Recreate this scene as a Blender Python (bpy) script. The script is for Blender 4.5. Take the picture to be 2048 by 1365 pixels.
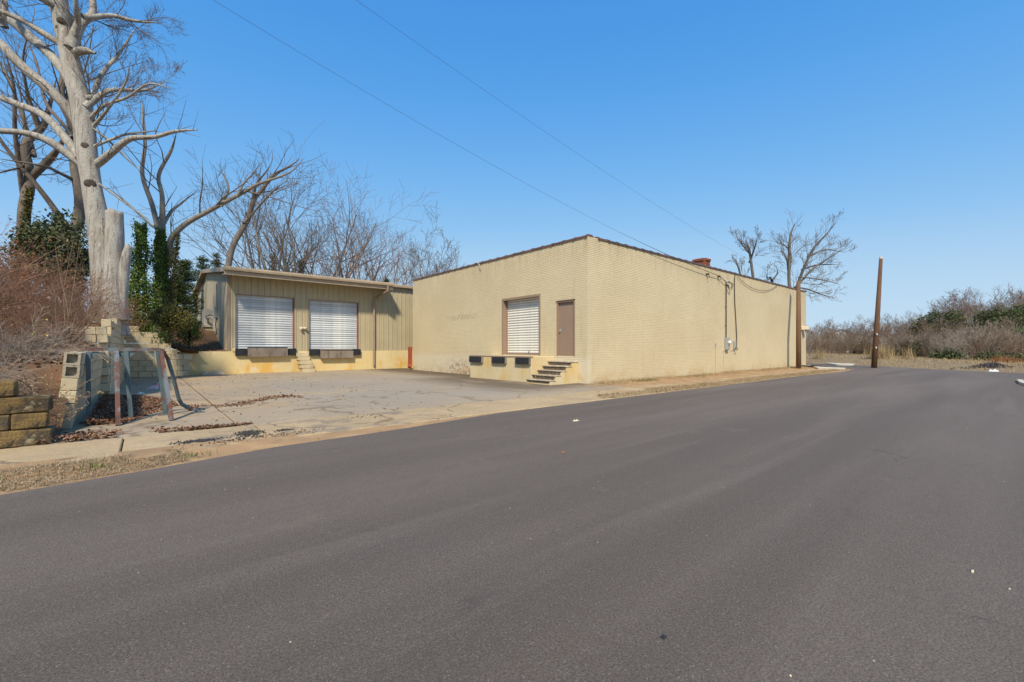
import bpy, math, random
import numpy as np
from mathutils import Vector, Matrix
for o in list(bpy.data.objects): bpy.data.objects.remove(o, do_unlink=True)
scn = bpy.context.scene
COL = scn.collection
rad = math.radians

# ------------------------------------------------------------------ camera
# world axes: x runs along the street front of the brick warehouse, y into the lot; the
# warehouse's street corner is the origin.  F in photo pixels (2048 wide), horizon at v=697.
F, H, HOR, UC = 870.0, 1.32, 697.0, 1024.0
FW, RT = (.6449, .7643), (.7643, -.6449)
_dep = H * F / 71; _x = 151 / F * _dep
CAM = (-(_dep * FW[0] + _x * RT[0]), -(_dep * FW[1] + _x * RT[1]))
cd = bpy.data.cameras.new('camera'); cam = bpy.data.objects.new('camera', cd); COL.objects.link(cam)
cam.location = (CAM[0], CAM[1], H); cam.rotation_euler = (rad(90), 0, -math.atan2(FW[0], FW[1]))
cd.sensor_width = 36; cd.lens = F / 2048 * 36; cd.shift_y = 14.5 / 2048; cd.clip_end = 3000; cd.clip_start = .05
scn.camera = cam
# ------------------------------------------------------------------ sky, sun, exposure
SUN_EL, SUN_DIR = 46.0, (-.66, -.75)          # horizontal direction towards the sun
w = bpy.data.worlds.new('World'); scn.world = w; w.use_nodes = True
nt = w.node_tree; bg = nt.nodes['Background']
sky = nt.nodes.new('ShaderNodeTexSky'); sky.sky_type = 'NISHITA'; sky.sun_disc = False
sky.sun_elevation = rad(SUN_EL); sky.sun_rotation = math.atan2(SUN_DIR[0], SUN_DIR[1])
sky.air_density = 1.0; sky.dust_density = .15; sky.ozone_density = 2.5; sky.altitude = 0
# even colour grade of the whole sky (deeper blue, softer horizon), the same in every direction
EXPO = .66
_vm = nt.nodes.new('ShaderNodeVectorMath'); _vm.operation = 'SCALE'; _vm.inputs['Scale'].default_value = .1; nt.links.new(sky.outputs[0], _vm.inputs[0])
_cv = nt.nodes.new('ShaderNodeRGBCurve'); nt.links.new(_vm.outputs[0], _cv.inputs['Color'])
for _c, _pts in zip(_cv.mapping.curves, (((0, 0), (.083, .075), (.129, .15), (.205, .27), (.32, .42), (.66, .54), (1, .58)), ((0, 0), (.143, .31), (.218, .42), (.335, .54), (.49, .645), (.8, .72), (1, .74)), ((0, 0), (.15, .6), (.27, .77), (.383, .84), (.53, .875), (.68, .88), (1, .89)))):
    for _i, _p in enumerate(_pts):
        if _i == 0: _c.points[0].location = _p
        elif _i == len(_pts) - 1: _c.points[len(_c.points) - 1].location = _p
        else: _c.points.new(*_p)
_cv.mapping.update()
_v2 = nt.nodes.new('ShaderNodeVectorMath'); _v2.operation = 'SCALE'; _v2.inputs['Scale'].default_value = 1 / (2 ** EXPO * .15); nt.links.new(_cv.outputs[0], _v2.inputs[0])
nt.links.new(_v2.outputs[0], bg.inputs[0]); bg.inputs[1].default_value = .15
sd = bpy.data.lights.new('sun', 'SUN'); sun = bpy.data.objects.new('sun', sd); COL.objects.link(sun)
sd.energy = 3.4; sd.angle = rad(5); sd.color = (1, .87, .67)
_n = math.hypot(*SUN_DIR)
Ld = Vector((-SUN_DIR[0] / _n * math.cos(rad(SUN_EL)), -SUN_DIR[1] / _n * math.cos(rad(SUN_EL)), -math.sin(rad(SUN_EL))))
sun.rotation_euler = Ld.to_track_quat('-Z', 'Y').to_euler(); sun.location = (-20, -25, 30)
vs = scn.view_settings; vs.view_transform = 'Standard'; vs.look = 'None'; vs.gamma = 1; vs.exposure = EXPO
scn.render.engine = 'CYCLES'; scn.render.resolution_x = 1024; scn.render.resolution_y = 682
scn.cycles.max_bounces = 6

# ------------------------------------------------------------------ helpers: pixels -> places on known surfaces
def ray(u):
    k = (u - UC) / F; return (FW[0] + k * RT[0], FW[1] + k * RT[1])
def G(u, v, z=0):                               # a point on the ground
    d = F * (H - z) / (v - HOR); r = ray(u); return (CAM[0] + d * r[0], CAM[1] + d * r[1])
def onB(u, b, v=697):                           # a point on a wall facing the street: x, z, depth
    r = ray(u); d = (b - CAM[1]) / r[1]; return (CAM[0] + d * r[0], H - (v - HOR) * d / F, d)
def onA(u, a, v=697):                           # a point on a wall facing the lot: y, z, depth
    r = ray(u); d = (a - CAM[0]) / r[0]; return (CAM[1] + d * r[1], H - (v - HOR) * d / F, d)
def W(u, v, d):
    r = ray(u); return (CAM[0] + d * r[0], CAM[1] + d * r[1], H - (v - HOR) * d / F)
def sstep(e0, e1, x):
    t = np.clip((np.asarray(x, float) - e0) / (e1 - e0), 0, 1); return t * t * (3 - 2 * t)

# ------------------------------------------------------------------ helpers: meshes and things
def rootloc(p):
    while p.parent: p = p.parent
    return p.location if p.type == 'EMPTY' or True else None
def link(name, me, parent=None):
    o = bpy.data.objects.new(name, me); COL.objects.link(o)
    if parent: o.parent = parent
    return o
def tag(o, label, cat, group=None, kind=None):
    if label: o['label'] = label
    if cat: o['category'] = cat
    if group: o['group'] = group
    if kind: o['kind'] = kind
    return o
def thing(name, label, cat, loc=(0, 0, 0), group=None):
    o = link(name, None); o.location = loc; o.empty_display_size = .2
    return tag(o, label, cat, group)
def np_mesh(name, V, Fs, smooth=False):         # Fs: list of (m,k) index arrays
    me = bpy.data.meshes.new(name); V = np.asarray(V, np.float32)
    me.vertices.add(len(V)); me.vertices.foreach_set('co', V.ravel())
    Fs = [np.asarray(f, np.int32) for f in Fs if len(f)]
    tot = sum(f.size for f in Fs); npol = sum(len(f) for f in Fs)
    me.loops.add(tot); me.loops.foreach_set('vertex_index', np.concatenate([f.ravel() for f in Fs]))
    ls = []; s = 0
    for f in Fs:
        ls.append(s + np.arange(len(f)) * f.shape[1]); s += f.size
    me.polygons.add(npol); me.polygons.foreach_set('loop_start', np.concatenate(ls).astype(np.int32))
    me.polygons.foreach_set('use_smooth', np.full(npol, bool(smooth)))
    me.update(calc_edges=True); me.validate()
    return me
class MB:
    def __init__(s): s.v = []; s.f = []
    def add(s, vs, fs):
        n = len(s.v); s.v += [tuple(p) for p in vs]; s.f += [tuple(i + n for i in f) for f in fs]; return s
    def box(s, x0, y0, z0, x1, y1, z1):
        x0, x1 = min(x0, x1), max(x0, x1); y0, y1 = min(y0, y1), max(y0, y1); z0, z1 = min(z0, z1), max(z0, z1)
        return s.add([(x0, y0, z0), (x1, y0, z0), (x1, y1, z0), (x0, y1, z0), (x0, y0, z1), (x1, y0, z1), (x1, y1, z1), (x0, y1, z1)],
              [(0, 3, 2, 1), (4, 5, 6, 7), (0, 1, 5, 4), (1, 2, 6, 5), (2, 3, 7, 6), (3, 0, 4, 7)])
    def cbox(s, x0, y0, z0, x1, y1, z1, c=.01, rng=None, j=0.):   # chamfered box, optional uneven corners
        P = {}
        vs = []
        for i, (X, sx) in enumerate(((x0, 1), (x1, -1))):
            for k, (Y, sy) in enumerate(((y0, 1), (y1, -1))):
                for l, (Z, sz) in enumerate(((z0, 1), (z1, -1))):
                    dx, dy, dz = ((rng.uniform(-j, j) for _ in range(3)) if rng else (0, 0, 0))
                    for ax in range(3):
                        P[i, k, l, ax] = len(vs)
                        vs.append((X + dx + (0 if ax == 0 else sx * c), Y + dy + (0 if ax == 1 else sy * c), Z + dz + (0 if ax == 2 else sz * c)))
        fs = []
        for i in (0, 1):
            q = [P[i, 0, 0, 0], P[i, 1, 0, 0], P[i, 1, 1, 0], P[i, 0, 1, 0]]; fs.append(q[::-1] if i == 0 else q)
            q = [P[0, i, 0, 1], P[1, i, 0, 1], P[1, i, 1, 1], P[0, i, 1, 1]]; fs.append(q if i == 0 else q[::-1])
            q = [P[0, 0, i, 2], P[1, 0, i, 2], P[1, 1, i, 2], P[0, 1, i, 2]]; fs.append(q[::-1] if i == 0 else q)
        for i in (0, 1):
            for k in (0, 1):
                f = (i + k) % 2 == 0
                q = [P[i, k, 0, 0], P[i, k, 1, 0], P[i, k, 1, 1], P[i, k, 0, 1]]; fs.append(q[::-1] if not f else q)
                q = [P[i, 0, k, 0], P[i, 1, k, 0], P[i, 1, k, 2], P[i, 0, k, 2]]; fs.append(q if not f else q[::-1])
                q = [P[0, i, k, 1], P[1, i, k, 1], P[1, i, k, 2], P[0, i, k, 2]]; fs.append(q[::-1] if not f else q)
                for l in (0, 1):
                    q = [P[i, k, l, 0], P[i, k, l, 1], P[i, k, l, 2]]; fs.append(q if (i + k + l) % 2 == 0 else q[::-1])
        return s.add(vs, fs)
    def tube(s, pts, r, n=8, cap=True, square=False):
        pts = [Vector(p) for p in pts]; m = len(pts)
        rr = r if isinstance(r, (list, tuple)) else [r] * m
        T = []
        for i in range(m):
            a = pts[max(i - 1, 0)]; b = pts[min(i + 1, m - 1)]; T.append((b - a).normalized())
        ref = Vector((0, 0, 1)) if abs(T[0].z) < .9 else Vector((1, 0, 0))
        u = T[0].cross(ref).normalized(); base = len(s.v)
        for i in range(m):
            u = (u - T[i] * u.dot(T[i])).normalized(); w_ = T[i].cross(u)
            for k in range(n):
                t = 2 * math.pi * (k + (.5 if square else 0)) / n
                q = pts[i] + (u * math.cos(t) + w_ * math.sin(t)) * rr[i]; s.v.append(tuple(q))
        for i in range(m - 1):
            for k in range(n):
                a = base + i * n + k; b = base + i * n + (k + 1) % n; s.f.append((a, b, b + n, a + n))
        if cap:
            s.f.append(tuple(base + k for k in range(n))[::-1]); s.f.append(tuple(base + (m - 1) * n + k for k in range(n)))
        return s
    def prism(s, poly, axis, t0, t1):           # poly of (p,q), extruded along axis 0/1/2
        def mk(p, q, t): return [(t, p, q), (p, t, q), (p, q, t)][axis]
        n = len(poly); b = len(s.v)
        s.v += [mk(p, q, t0) for p, q in poly] + [mk(p, q, t1) for p, q in poly]
        s.f += [tuple(range(b, b + n))[::-1], tuple(range(b + n, b + 2 * n))] + [(b + i, b + (i + 1) % n, b + n + (i + 1) % n, b + n + i) for i in range(n)]
        return s
    def mesh(s, name, mat, smooth=False, off=(0, 0, 0), recalc=True):
        me = bpy.data.meshes.new(name); me.from_pydata([(v[0] - off[0], v[1] - off[1], v[2] - off[2]) for v in s.v], [], s.f)
        if recalc:
            import bmesh
            bm = bmesh.new(); bm.from_mesh(me); bmesh.ops.recalc_face_normals(bm, faces=bm.faces[:]); bm.to_mesh(me); bm.free()
        me.materials.append(mat)
        if smooth:
            for p in me.polygons: p.use_smooth = True
        return me
    def build(s, name, mat, parent=None, smooth=False):
        off = (0, 0, 0)
        p = parent
        while p: off = tuple(off[i] + p.location[i] for i in range(3)); p = p.parent
        return link(name, s.mesh(name, mat, smooth, off), parent)
def one(name, mb, mat, label, cat, group=None, smooth=False, kind=None):   # a thing that is one mesh, origin at its base
    xs = np.array(mb.v); c = (float(xs[:, 0].mean()), float(xs[:, 1].mean()), float(xs[:, 2].min()))
    o = link(name, mb.mesh(name, mat, smooth, c)); o.location = c
    return tag(o, label, cat, group, kind)
def copy_tree(o, parent=None):
    c = o.copy(); COL.objects.link(c)
    if parent: c.parent = parent
    for ch in o.children: copy_tree(ch, c)
    return c

# ------------------------------------------------------------------ helpers: materials
class NT:
    def __init__(s, name):
        s.m = bpy.data.materials.new(name); s.m.use_nodes = True; s.t = s.m.node_tree
        s.b = s.t.nodes['Principled BSDF']; s.tc = s.n('ShaderNodeTexCoord').outputs['Object']
    def n(s, typ, **k):
        x = s.t.nodes.new(typ)
        for a, b in k.items(): setattr(x, a, b)
        return x
    def put(s, sock, v):
        if isinstance(v, bpy.types.NodeSocket): s.t.links.new(v, sock)
        elif isinstance(v, tuple) and len(v) == 3 and sock.type == 'RGBA': sock.default_value = (*v, 1)
        else: sock.default_value = v
    def scaled(s, st):
        x = s.n('ShaderNodeVectorMath', operation='MULTIPLY'); s.put(x.inputs[0], s.tc); x.inputs[1].default_value = st; return x.outputs[0]
    def noise(s, scale, detail=4, rough=.6, st=None, dist=0.):
        x = s.n('ShaderNodeTexNoise'); s.put(x.inputs['Vector'], s.scaled(st) if st else s.tc)
        x.inputs['Scale'].default_value = scale; x.inputs['Detail'].default_value = detail; x.inputs['Roughness'].default_value = rough
        x.inputs['Distortion'].default_value = dist
        return x.outputs['Fac']
    def rng(s, v, a, b, c=0., d=1.):
        x = s.n('ShaderNodeMapRange', interpolation_type='SMOOTHSTEP')
        s.put(x.inputs[0], v)
        for i, q in enumerate((a, b, c, d)): x.inputs[i + 1].default_value = q
        return x.outputs[0]
    def math(s, op, a, b=0.):
        x = s.n('ShaderNodeMath', operation=op); s.put(x.inputs[0], a); s.put(x.inputs[1], b); return x.outputs[0]
    def mix(s, f, a, b, blend='MIX'):
        x = s.n('ShaderNodeMix', data_type='RGBA', blend_type=blend); s.put(x.inputs[0], f); s.put(x.inputs[6], a); s.put(x.inputs[7], b); return x.outputs[2]
    def axis(s, i):
        x = s.n('ShaderNodeSeparateXYZ'); s.put(x.inputs[0], s.tc); return x.outputs[i]
    def bump(s, h, strength, dist=.01, prev=None):
        x = s.n('ShaderNodeBump'); x.inputs['Strength'].default_value = strength; x.inputs['Distance'].default_value = dist
        s.put(x.inputs['Height'], h)
        if prev: s.put(x.inputs['Normal'], prev)
        return x.outputs[0]
    def done(s, col, rough=.85, bump=None, spec=.3, metal=0.):
        s.put(s.b.inputs['Base Color'], col); s.put(s.b.inputs['Roughness'], rough); s.b.inputs['Specular IOR Level'].default_value = spec
        s.put(s.b.inputs['Metallic'], metal)
        if bump: s.put(s.b.inputs['Normal'], bump)
        return s.m
def surf(name, c1, c2, scale=2., rough=.85, bump=.25, bscale=60., st=None, ov=(), island=0., objr=0., spec=.3, metal=0., fine=0., c3=None, bdist=.01):
    """two-tone noise surface; ov: (colour, noise scale, lo, hi, amount, stretch, ((axis, lo0, lo1, hi0, hi1),..))"""
    n = NT(name)
    c = n.mix(n.rng(n.noise(scale, 5, .6, st), .3, .7), c1, c2)
    if c3: c = n.mix(n.rng(n.noise(scale * 6.3, 4, .65, st), .5, .75), c, c3)
    if fine: c = n.mix(n.math('MULTIPLY', n.rng(n.noise(bscale * 1.7, 2, .7), .35, .7), fine), c, tuple(x * .35 for x in c1))
    for o in ov:
        col, sc, lo, hi, am = o[:5]; st2 = o[5] if len(o) > 5 else None
        f = n.math('MULTIPLY', n.rng(n.noise(sc, 5, .65, st2), lo, hi), am)
        if len(o) > 6:
            for ax, l0, l1, h0, h1 in o[6]:
                X = n.axis(ax); f = n.math('MULTIPLY', f, n.rng(X, l0, l1)); f = n.math('MULTIPLY', f, n.rng(X, h0, h1, 1., 0.))
        c = n.mix(f, c, col)
    if island:
        g = n.n('ShaderNodeNewGeometry').outputs['Random Per Island']
        c = n.mix(1., c, n.mix(g, (1 - island,) * 3, (1 + island,) * 3), 'MULTIPLY')
    if objr:
        g = n.n('ShaderNodeObjectInfo').outputs['Random']
        c = n.mix(1., c, n.mix(g, (1 - objr,) * 3, (1 + objr * .8,) * 3), 'MULTIPLY')
    b = n.bump(n.noise(bscale, 4, .7), bump, bdist) if bump else None
    return n.done(c, rough, b, spec, metal)
def leafmat(name, cols, rough=.6, trans=.0):
    n = NT(name); g = n.n('ShaderNodeNewGeometry').outputs['Random Per Island']
    r = n.n('ShaderNodeValToRGB'); n.put(r.inputs[0], g); e = r.color_ramp.elements
    for i, c in enumerate(cols):
        q = e[i] if i < 2 else e.new(.5)
        q.position = i / (len(cols) - 1); q.color = (*c, 1)
    return n.done(r.outputs[0], rough, None, .25)

def S(r, g, b):                                  # sRGB 0-255 -> linear
    f = lambda x: (x / 255 / 12.92) if x <= 10 else ((x / 255 + .055) / 1.055) ** 2.4
    return (f(r), f(g), f(b))

# materials of the setting
n = NT('asphalt')
st = (.16, 1., 1.)
c = n.mix(n.rng(n.noise(.5, 5, .6, st), .35, .68), (.150, .121, .098), (.200, .163, .134))
c = n.mix(n.math('MULTIPLY', n.rng(n.noise(.75, 3, .55, (.06, 1, 1)), .42, .66), .6), c, (.118, .095, .077))
c = n.mix(n.math('MULTIPLY', n.rng(n.noise(1.9, 4, .6, (.05, 1, 1)), .52, .72), .45), c, (.222, .186, .156))
c = n.mix(n.math('MULTIPLY', n.rng(n.noise(.22, 3, .5), .55, .72), .4), c, (.165, .150, .136))
sp = n.noise(80, 3, .8); c = n.mix(n.rng(sp, .36, .60), n.mix(.55, c, (.03, .025, .022)), c)
c = n.mix(n.math('MULTIPLY', n.rng(n.noise(16, 4, .75), .35, .7), .28), c, (.09, .072, .062))
sp2 = n.noise(130, 2, .6); c = n.mix(n.math('MULTIPLY', n.rng(sp2, .60, .70), .55), c, (.34, .31, .28))
c = n.mix(n.math('MULTIPLY', n.rng(n.noise(1.3, 6, .7, (.45, 1, 1)), .60, .74), .5), c, (.075, .063, .055))
c = n.mix(n.math('MULTIPLY', n.rng(n.noise(.9, 5, .7), .62, .72), .35), c, (.20, .165, .125))
ed = n.n('ShaderNodeTexVoronoi', feature='DISTANCE_TO_EDGE'); ed.inputs['Scale'].default_value = .45
wv = n.n('ShaderNodeVectorMath', operation='ADD'); n.put(wv.inputs[0], n.tc)
nz = n.n('ShaderNodeTexNoise'); n.put(nz.inputs['Vector'], n.tc); nz.inputs['Scale'].default_value = 1.4; nz.inputs['Detail'].default_value = 6
n.put(wv.inputs[1], nz.outputs['Color']); n.put(ed.inputs['Vector'], wv.outputs[0])
crk = n.math('MULTIPLY', n.rng(ed.outputs['Distance'], .001, .007, 1., 0.), n.rng(n.noise(.6, 3), .62, .70))
c = n.mix(n.math('MULTIPLY', crk, .5), c, (.02, .018, .017))
M_ASPH = n.done(c, .82, n.bump(n.noise(85, 4, .8), .9, .010), .3)

def cracked(name, c1, c2, c3, sc=.5, crack=.6, vs_=.35, dark=(.16, .12, .08), patches=()):
    n = NT(name)
    c = n.mix(n.rng(n.noise(sc, 6, .62), .32, .66), c1, c2)
    c = n.mix(n.rng(n.noise(sc * 3.1, 6, .7, (1, 1.6, 1)), .52, .72), c, c3)
    c = n.mix(n.math('MULTIPLY', n.rng(n.noise(55, 3, .8), .40, .62, 1., 0.), .55), c, tuple(x * .42 for x in c1))
    c = n.mix(n.math('MULTIPLY', n.rng(n.noise(9, 5, .8, (.7, 1.6, 1)), .48, .68), .45), c, tuple(x * .62 for x in c2))
    for col, s_, lo, hi, am, st_, reg in patches:
        f = n.math('MULTIPLY', n.rng(n.noise(s_, 6, .65, st_), lo, hi), am)
        for ax, l0, l1, h0, h1 in reg:
            X = n.axis(ax); f = n.math('MULTIPLY', f, n.rng(X, l0, l1)); f = n.math('MULTIPLY', f, n.rng(X, h0, h1, 1., 0.))
        c = n.mix(f, c, col)
    ed = n.n('ShaderNodeTexVoronoi', feature='DISTANCE_TO_EDGE'); ed.inputs['Scale'].default_value = vs_
    wv = n.n('ShaderNodeVectorMath', operation='ADD'); n.put(wv.inputs[0], n.tc)
    nz = n.n('ShaderNodeTexNoise'); n.put(nz.inputs['Vector'], n.tc); nz.inputs['Scale'].default_value = 1.1; nz.inputs['Detail'].default_value = 7
    n.put(wv.inputs[1], nz.outputs['Color']); n.put(ed.inputs['Vector'], wv.outputs[0])
    k = n.math('MULTIPLY', n.rng(ed.outputs['Distance'], .002, .016, 1., 0.), n.rng(n.noise(.7, 3), .42, .50))
    c = n.mix(n.math('MULTIPLY', k, crack), c, dark)
    b = n.bump(n.noise(75, 4, .75), .35, .008)
    return n.done(c, .92, n.bump(n.math('MULTIPLY', k, -1.), .5, .01, b), .2)
M_LOT = cracked('lot_concrete', (.45, .36, .245), (.36, .295, .215), (.51, .40, .26), .30, .65, .3, patches=[
    ((.30, .26, .21), .5, .32, .55, .8, (1, 1, 1), ((0, -10.5, -8.8, -3.0, -1.5), (1, -2.2, -.2, 8., 11.5))),
    ((.095, .073, .048), .8, .22, .48, .95, (2.2, .5, 1), ((0, -3.3, -.8, 3, 4), (1, 3.6, 6.0, 17, 18))),
    ((.13, .10, .068), .7, .26, .52, .9, (2.2, .6, 1), ((0, -5.2, -2.6, 3, 4), (1, -1.6, .2, 5.6, 7.5))),
    ((.42, .30, .17), .6, .45, .65, .55, (1, 1, 1), ((0, -15, -14, -9.6, -8), (1, -2, 0, 17, 18)))])
M_WALK = cracked('sidewalk_concrete', (.54, .405, .24), (.43, .325, .195), (.60, .45, .26), .5, .75, .42, patches=[
    ((.17, .15, .13), 1.3, .48, .62, .7, (1, 1, 1), ((0, -12.6, -12.0, -8.6, -8.), (1, -4, -3.6, -2.2, -1.9))),
    ((.50, .44, .33), 3.0, .6, .66, .5, (.15, 2.5, 1), ((0, -19, -18, -12.4, -11.5), (1, -4, -3.6, -2.2, -1.9))),
    ((.34, .22, .12), .8, .42, .6, .9, (1, 1, 1), ((0, -3.5, -.5, 30, 31), (1, -4, -3.6, -2., -1.6)))])
M_SOIL = surf('dirt', (.42, .265, .135), (.32, .215, .12), .9, .95, .6, 55, ov=(((.43, .29, .155), 1.6, .5, .62, .8), ((.14, .105, .065), 2.6, .55, .7, .6)), fine=.3, bdist=.02)
M_STRAW = surf('dry_grass_ground', (.30, .215, .12), (.22, .17, .10), 1.3, .95, .8, 40, ov=(((.10, .085, .045), 5, .55, .7, .6), ((.15, .16, .06), 1.1, .62, .72, .5)), fine=.35, bdist=.03)
M_HILL = surf('leaf_litter_soil', (.20, .115, .062), (.135, .083, .05), 1.7, .95, .9, 30, ov=(((.24, .13, .06), 7, .55, .65, .7), ((.30, .18, .08), 1.5, .6, .7, .5)), fine=.3, bdist=.04)
M_SAND = surf('orange_clay', (.42, .235, .10), (.34, .21, .11), 1.5, .95, .5, 45, fine=.25, bdist=.02)
M_KERB = surf('kerb_concrete', (.55, .50, .42), (.45, .41, .34), 2., .9, .3, 60)
# buildings
PB = (.62, .528, .348)
n = NT('painted_brick')
c = n.mix(n.rng(n.noise(.35, 5, .6), .35, .65), PB, (.575, .48, .31))
c = n.mix(n.math('MULTIPLY', n.rng(n.noise(2.5, 5, .7, (1, 1, .25)), .55, .75), .35), c, (.66, .56, .38))
c = n.mix(n.math('MULTIPLY', n.rng(n.noise(1.7, 5, .7, (3, 3, .22)), .56, .72), .45), c, (.43, .35, .225))
g = n.n('ShaderNodeNewGeometry').outputs['Random Per Island']
c = n.mix(1., c, n.mix(g, (.975, .975, .975), (1.025, 1.025, 1.025)), 'MULTIPLY')
def reg(*rs):
    f = None
    for ax, l0, l1, h0, h1 in rs:
        X = n.axis(ax); q = n.math('MULTIPLY', n.rng(X, l0, l1), n.rng(X, h0, h1, 1., 0.)); f = q if f is None else n.math('MULTIPLY', f, q)
    return f
# washed-out base band, peeled red brick by the dock, damp specks, rusty splash near the ground
c = n.mix(n.math('MULTIPLY', n.math('MULTIPLY', n.rng(n.noise(1.2, 5, .7), .25, .5), reg((2, -.5, -.3, .75, 1.15), (0, -1, -.5, .1, .3))), .75), c, (.66, .60, .46))
peel = n.math('MULTIPLY', n.rng(n.noise(5.0, 6, .75), .47, .55), reg((1, 4.4, 5.4, 8.8, 10.5), (2, -.5, -.3, .25, 1.0), (0, -1, -.5, .1, .3)))
c = n.mix(n.math('MULTIPLY', peel, .85), c, n.mix(n.rng(n.noise(2.2, 3), .45, .6), (.20, .16, .115), (.30, .10, .055)))
mk = n.math('MULTIPLY', n.rng(n.noise(7, 5, .8, (1, 1, 2)), .50, .58), reg((1, 6.6, 7.6, 9.2, 10.4), (2, 2.74, 2.90, 3.0, 3.12), (0, -1, -.5, .1, .3)))
c = n.mix(n.math('MULTIPLY', mk, .75), c, (.17, .125, .075))
c = n.mix(n.math('MULTIPLY', n.math('MULTIPLY', n.rng(n.noise(1.5, 5, .7), .42, .62), reg((2, -.5, -.4, .12, .55), (0, -.6, -.2, 30, 31))), .6), c, (.52, .36, .18))
c = n.mix(n.math('MULTIPLY', n.math('MULTIPLY', n.rng(n.noise(2.2, 5, .7, (4, 4, .3)), .45, .66), reg((2, 4.3, 5.4, 6, 7))), .55), c, (.40, .315, .20))
c = n.mix(n.math('MULTIPLY', n.rng(n.noise(7, 5, .8), .69, .75), .6), c, (.30, .22, .13))
M_BRICK = n.done(c, .75, n.bump(n.noise(55, 4, .7), .3, .004), .3)
M_MORT = surf('painted_mortar', (.55, .46, .30), (.51, .425, .275), 2, .9, .2, 80)
M_CREAM = surf('cream_painted_concrete', (.62, .53, .34), (.57, .47, .28), 1.2, .8, .35, 40, ov=(
    ((.60, .40, .13), 1.1, .5, .68, .75, (1, 1, .5)), ((.36, .28, .17), 3., .6, .75, .5, (3, 3, .3))))
M_YELLOW = surf('yellow_painted_foundation', (.63, .50, .25), (.66, .545, .31), 1.0, .8, .35, 40, ov=(
    ((.62, .36, .07), .9, .44, .64, .9, (1, 1, .6), ((2, -.3, -.2, .35, .9),)), ((.30, .23, .12), 3., .58, .72, .55, (2.5, 2.5, .35), ((2, .5, .8, 1.3, 1.4),)),
    ((.66, .58, .42), 1.4, .55, .68, .6)))
M_COPE = surf('glazed_coping', (.16, .075, .05), (.10, .055, .045), 5, .35, .2, 30, objr=.35, spec=.5)
M_SIDING = surf('tan_metal_siding', (.425, .37, .245), (.385, .335, .22), .8, .5, .06, 30, ov=(((.30, .25, .15), 1.6, .58, .74, .35, (3, 3, .3)),), objr=.04, spec=.4)
M_TRIM = surf('brown_trim', (.285, .21, .16), (.245, .18, .14), 3, .55, .1, 30, spec=.4)
M_FASCIA = surf('tan_fascia', (.40, .315, .22), (.34, .265, .185), 2, .55, .1, 30, spec=.4, ov=(((.2, .14, .09), 3., .6, .7, .4),))
M_ROOF = surf('roof_sheet', (.42, .40, .37), (.36, .34, .31), 1., .5, .1, 20)
M_CMU = surf('painted_block_wall', (.50, .44, .31), (.45, .40, .28), 1., .85, .35, 50, ov=(((.36, .31, .21), 2., .58, .72, .5, (2, 2, .3)),))
M_GALV = surf('weathered_galvanised_slat', (.50, .53, .55), (.40, .44, .48), 1.3, .45, .08, 30, st=(1, 1, 3), ov=(((.68, .70, .70), 1.7, .5, .62, .75, (.6, 1, 2.5)), ((.28, .31, .34), 2.2, .60, .7, .6, (.5, 1, 4))), objr=.16, spec=.4)
M_WSLAT = surf('white_slat', (.68, .67, .62), (.60, .59, .54), 1.5, .45, .05, 30, ov=(((.46, .41, .33), 2.2, .56, .72, .55), ((.33, .29, .23), 6, .64, .70, .5)), objr=.04, spec=.4)
M_BROWN = surf('brown_painted_steel', (.285, .20, .145), (.265, .185, .135), 1.4, .5, .1, 25, ov=(((.25, .22, .19), 2., .55, .7, .5), ((.34, .19, .11), 4., .66, .72, .5)), spec=.4)
M_RED = surf('red_painted_metal', (.33, .07, .04), (.26, .06, .035), 3, .55, .15, 30)
M_RUBBER = surf('black_rubber', (.018, .02, .025), (.03, .034, .042), 4, .7, .3, 40)
M_PLATE = surf('weathered_dock_plate', (.20, .165, .135), (.26, .22, .185), 1.3, .8, .3, 30, ov=(((.10, .08, .065), 2.5, .5, .68, .7, (2, 2, .5)), ((.36, .31, .26), 3., .6, .72, .5, (3, 3, .5))))
M_DARK = surf('dark_recess', (.03, .027, .024), (.04, .036, .03), 2, .9, 0)
M_WORN = surf('worn_step_riser', (.10, .075, .052), (.15, .115, .08), 8, .9, .6, 50, ov=(((.60, .53, .38), 9, .60, .64, .9),))
M_TREAD = surf('worn_step_tread', (.42, .36, .27), (.33, .27, .20), 4, .9, .5, 50, ov=(((.62, .54, .37), 5, .55, .62, .8),))
M_GREY = surf('grey_steel_box', (.33, .34, .34), (.27, .28, .285), 3, .5, .1, 20, spec=.4)
M_LGREY = surf('pale_grey_cabinet', (.55, .53, .48), (.48, .46, .42), 3, .6, .1, 20)
M_GLASS = surf('meter_glass', (.62, .65, .66), (.55, .58, .6), 3, .15, 0, 10, spec=.6)
M_WIRE = surf('black_cable', (.05, .042, .035), (.07, .06, .05), 8, .7, 0)
M_CHIM = surf('red_chimney_brick', (.30, .10, .055), (.22, .08, .05), 6, .85, .3, 60, objr=.35)
M_LAMPW = surf('cream_lamp_plastic', (.70, .62, .48), (.62, .55, .42), 5, .5, 0)
M_BLOCK = surf('cream_painted_block', (.56, .475, .315), (.49, .41, .27), 1.7, .9, .6, 60, objr=.09, ov=(((.28, .225, .145), 2.6, .50, .66, .65, (1, 1, .6)), ((.60, .53, .38), 5, .6, .7, .6)))
M_BLOCKD = surf('broken_block_end', (.40, .345, .25), (.30, .265, .205), 5, .95, .8, 40, ov=(((.14, .125, .11), 5, .48, .60, .85),))
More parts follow.
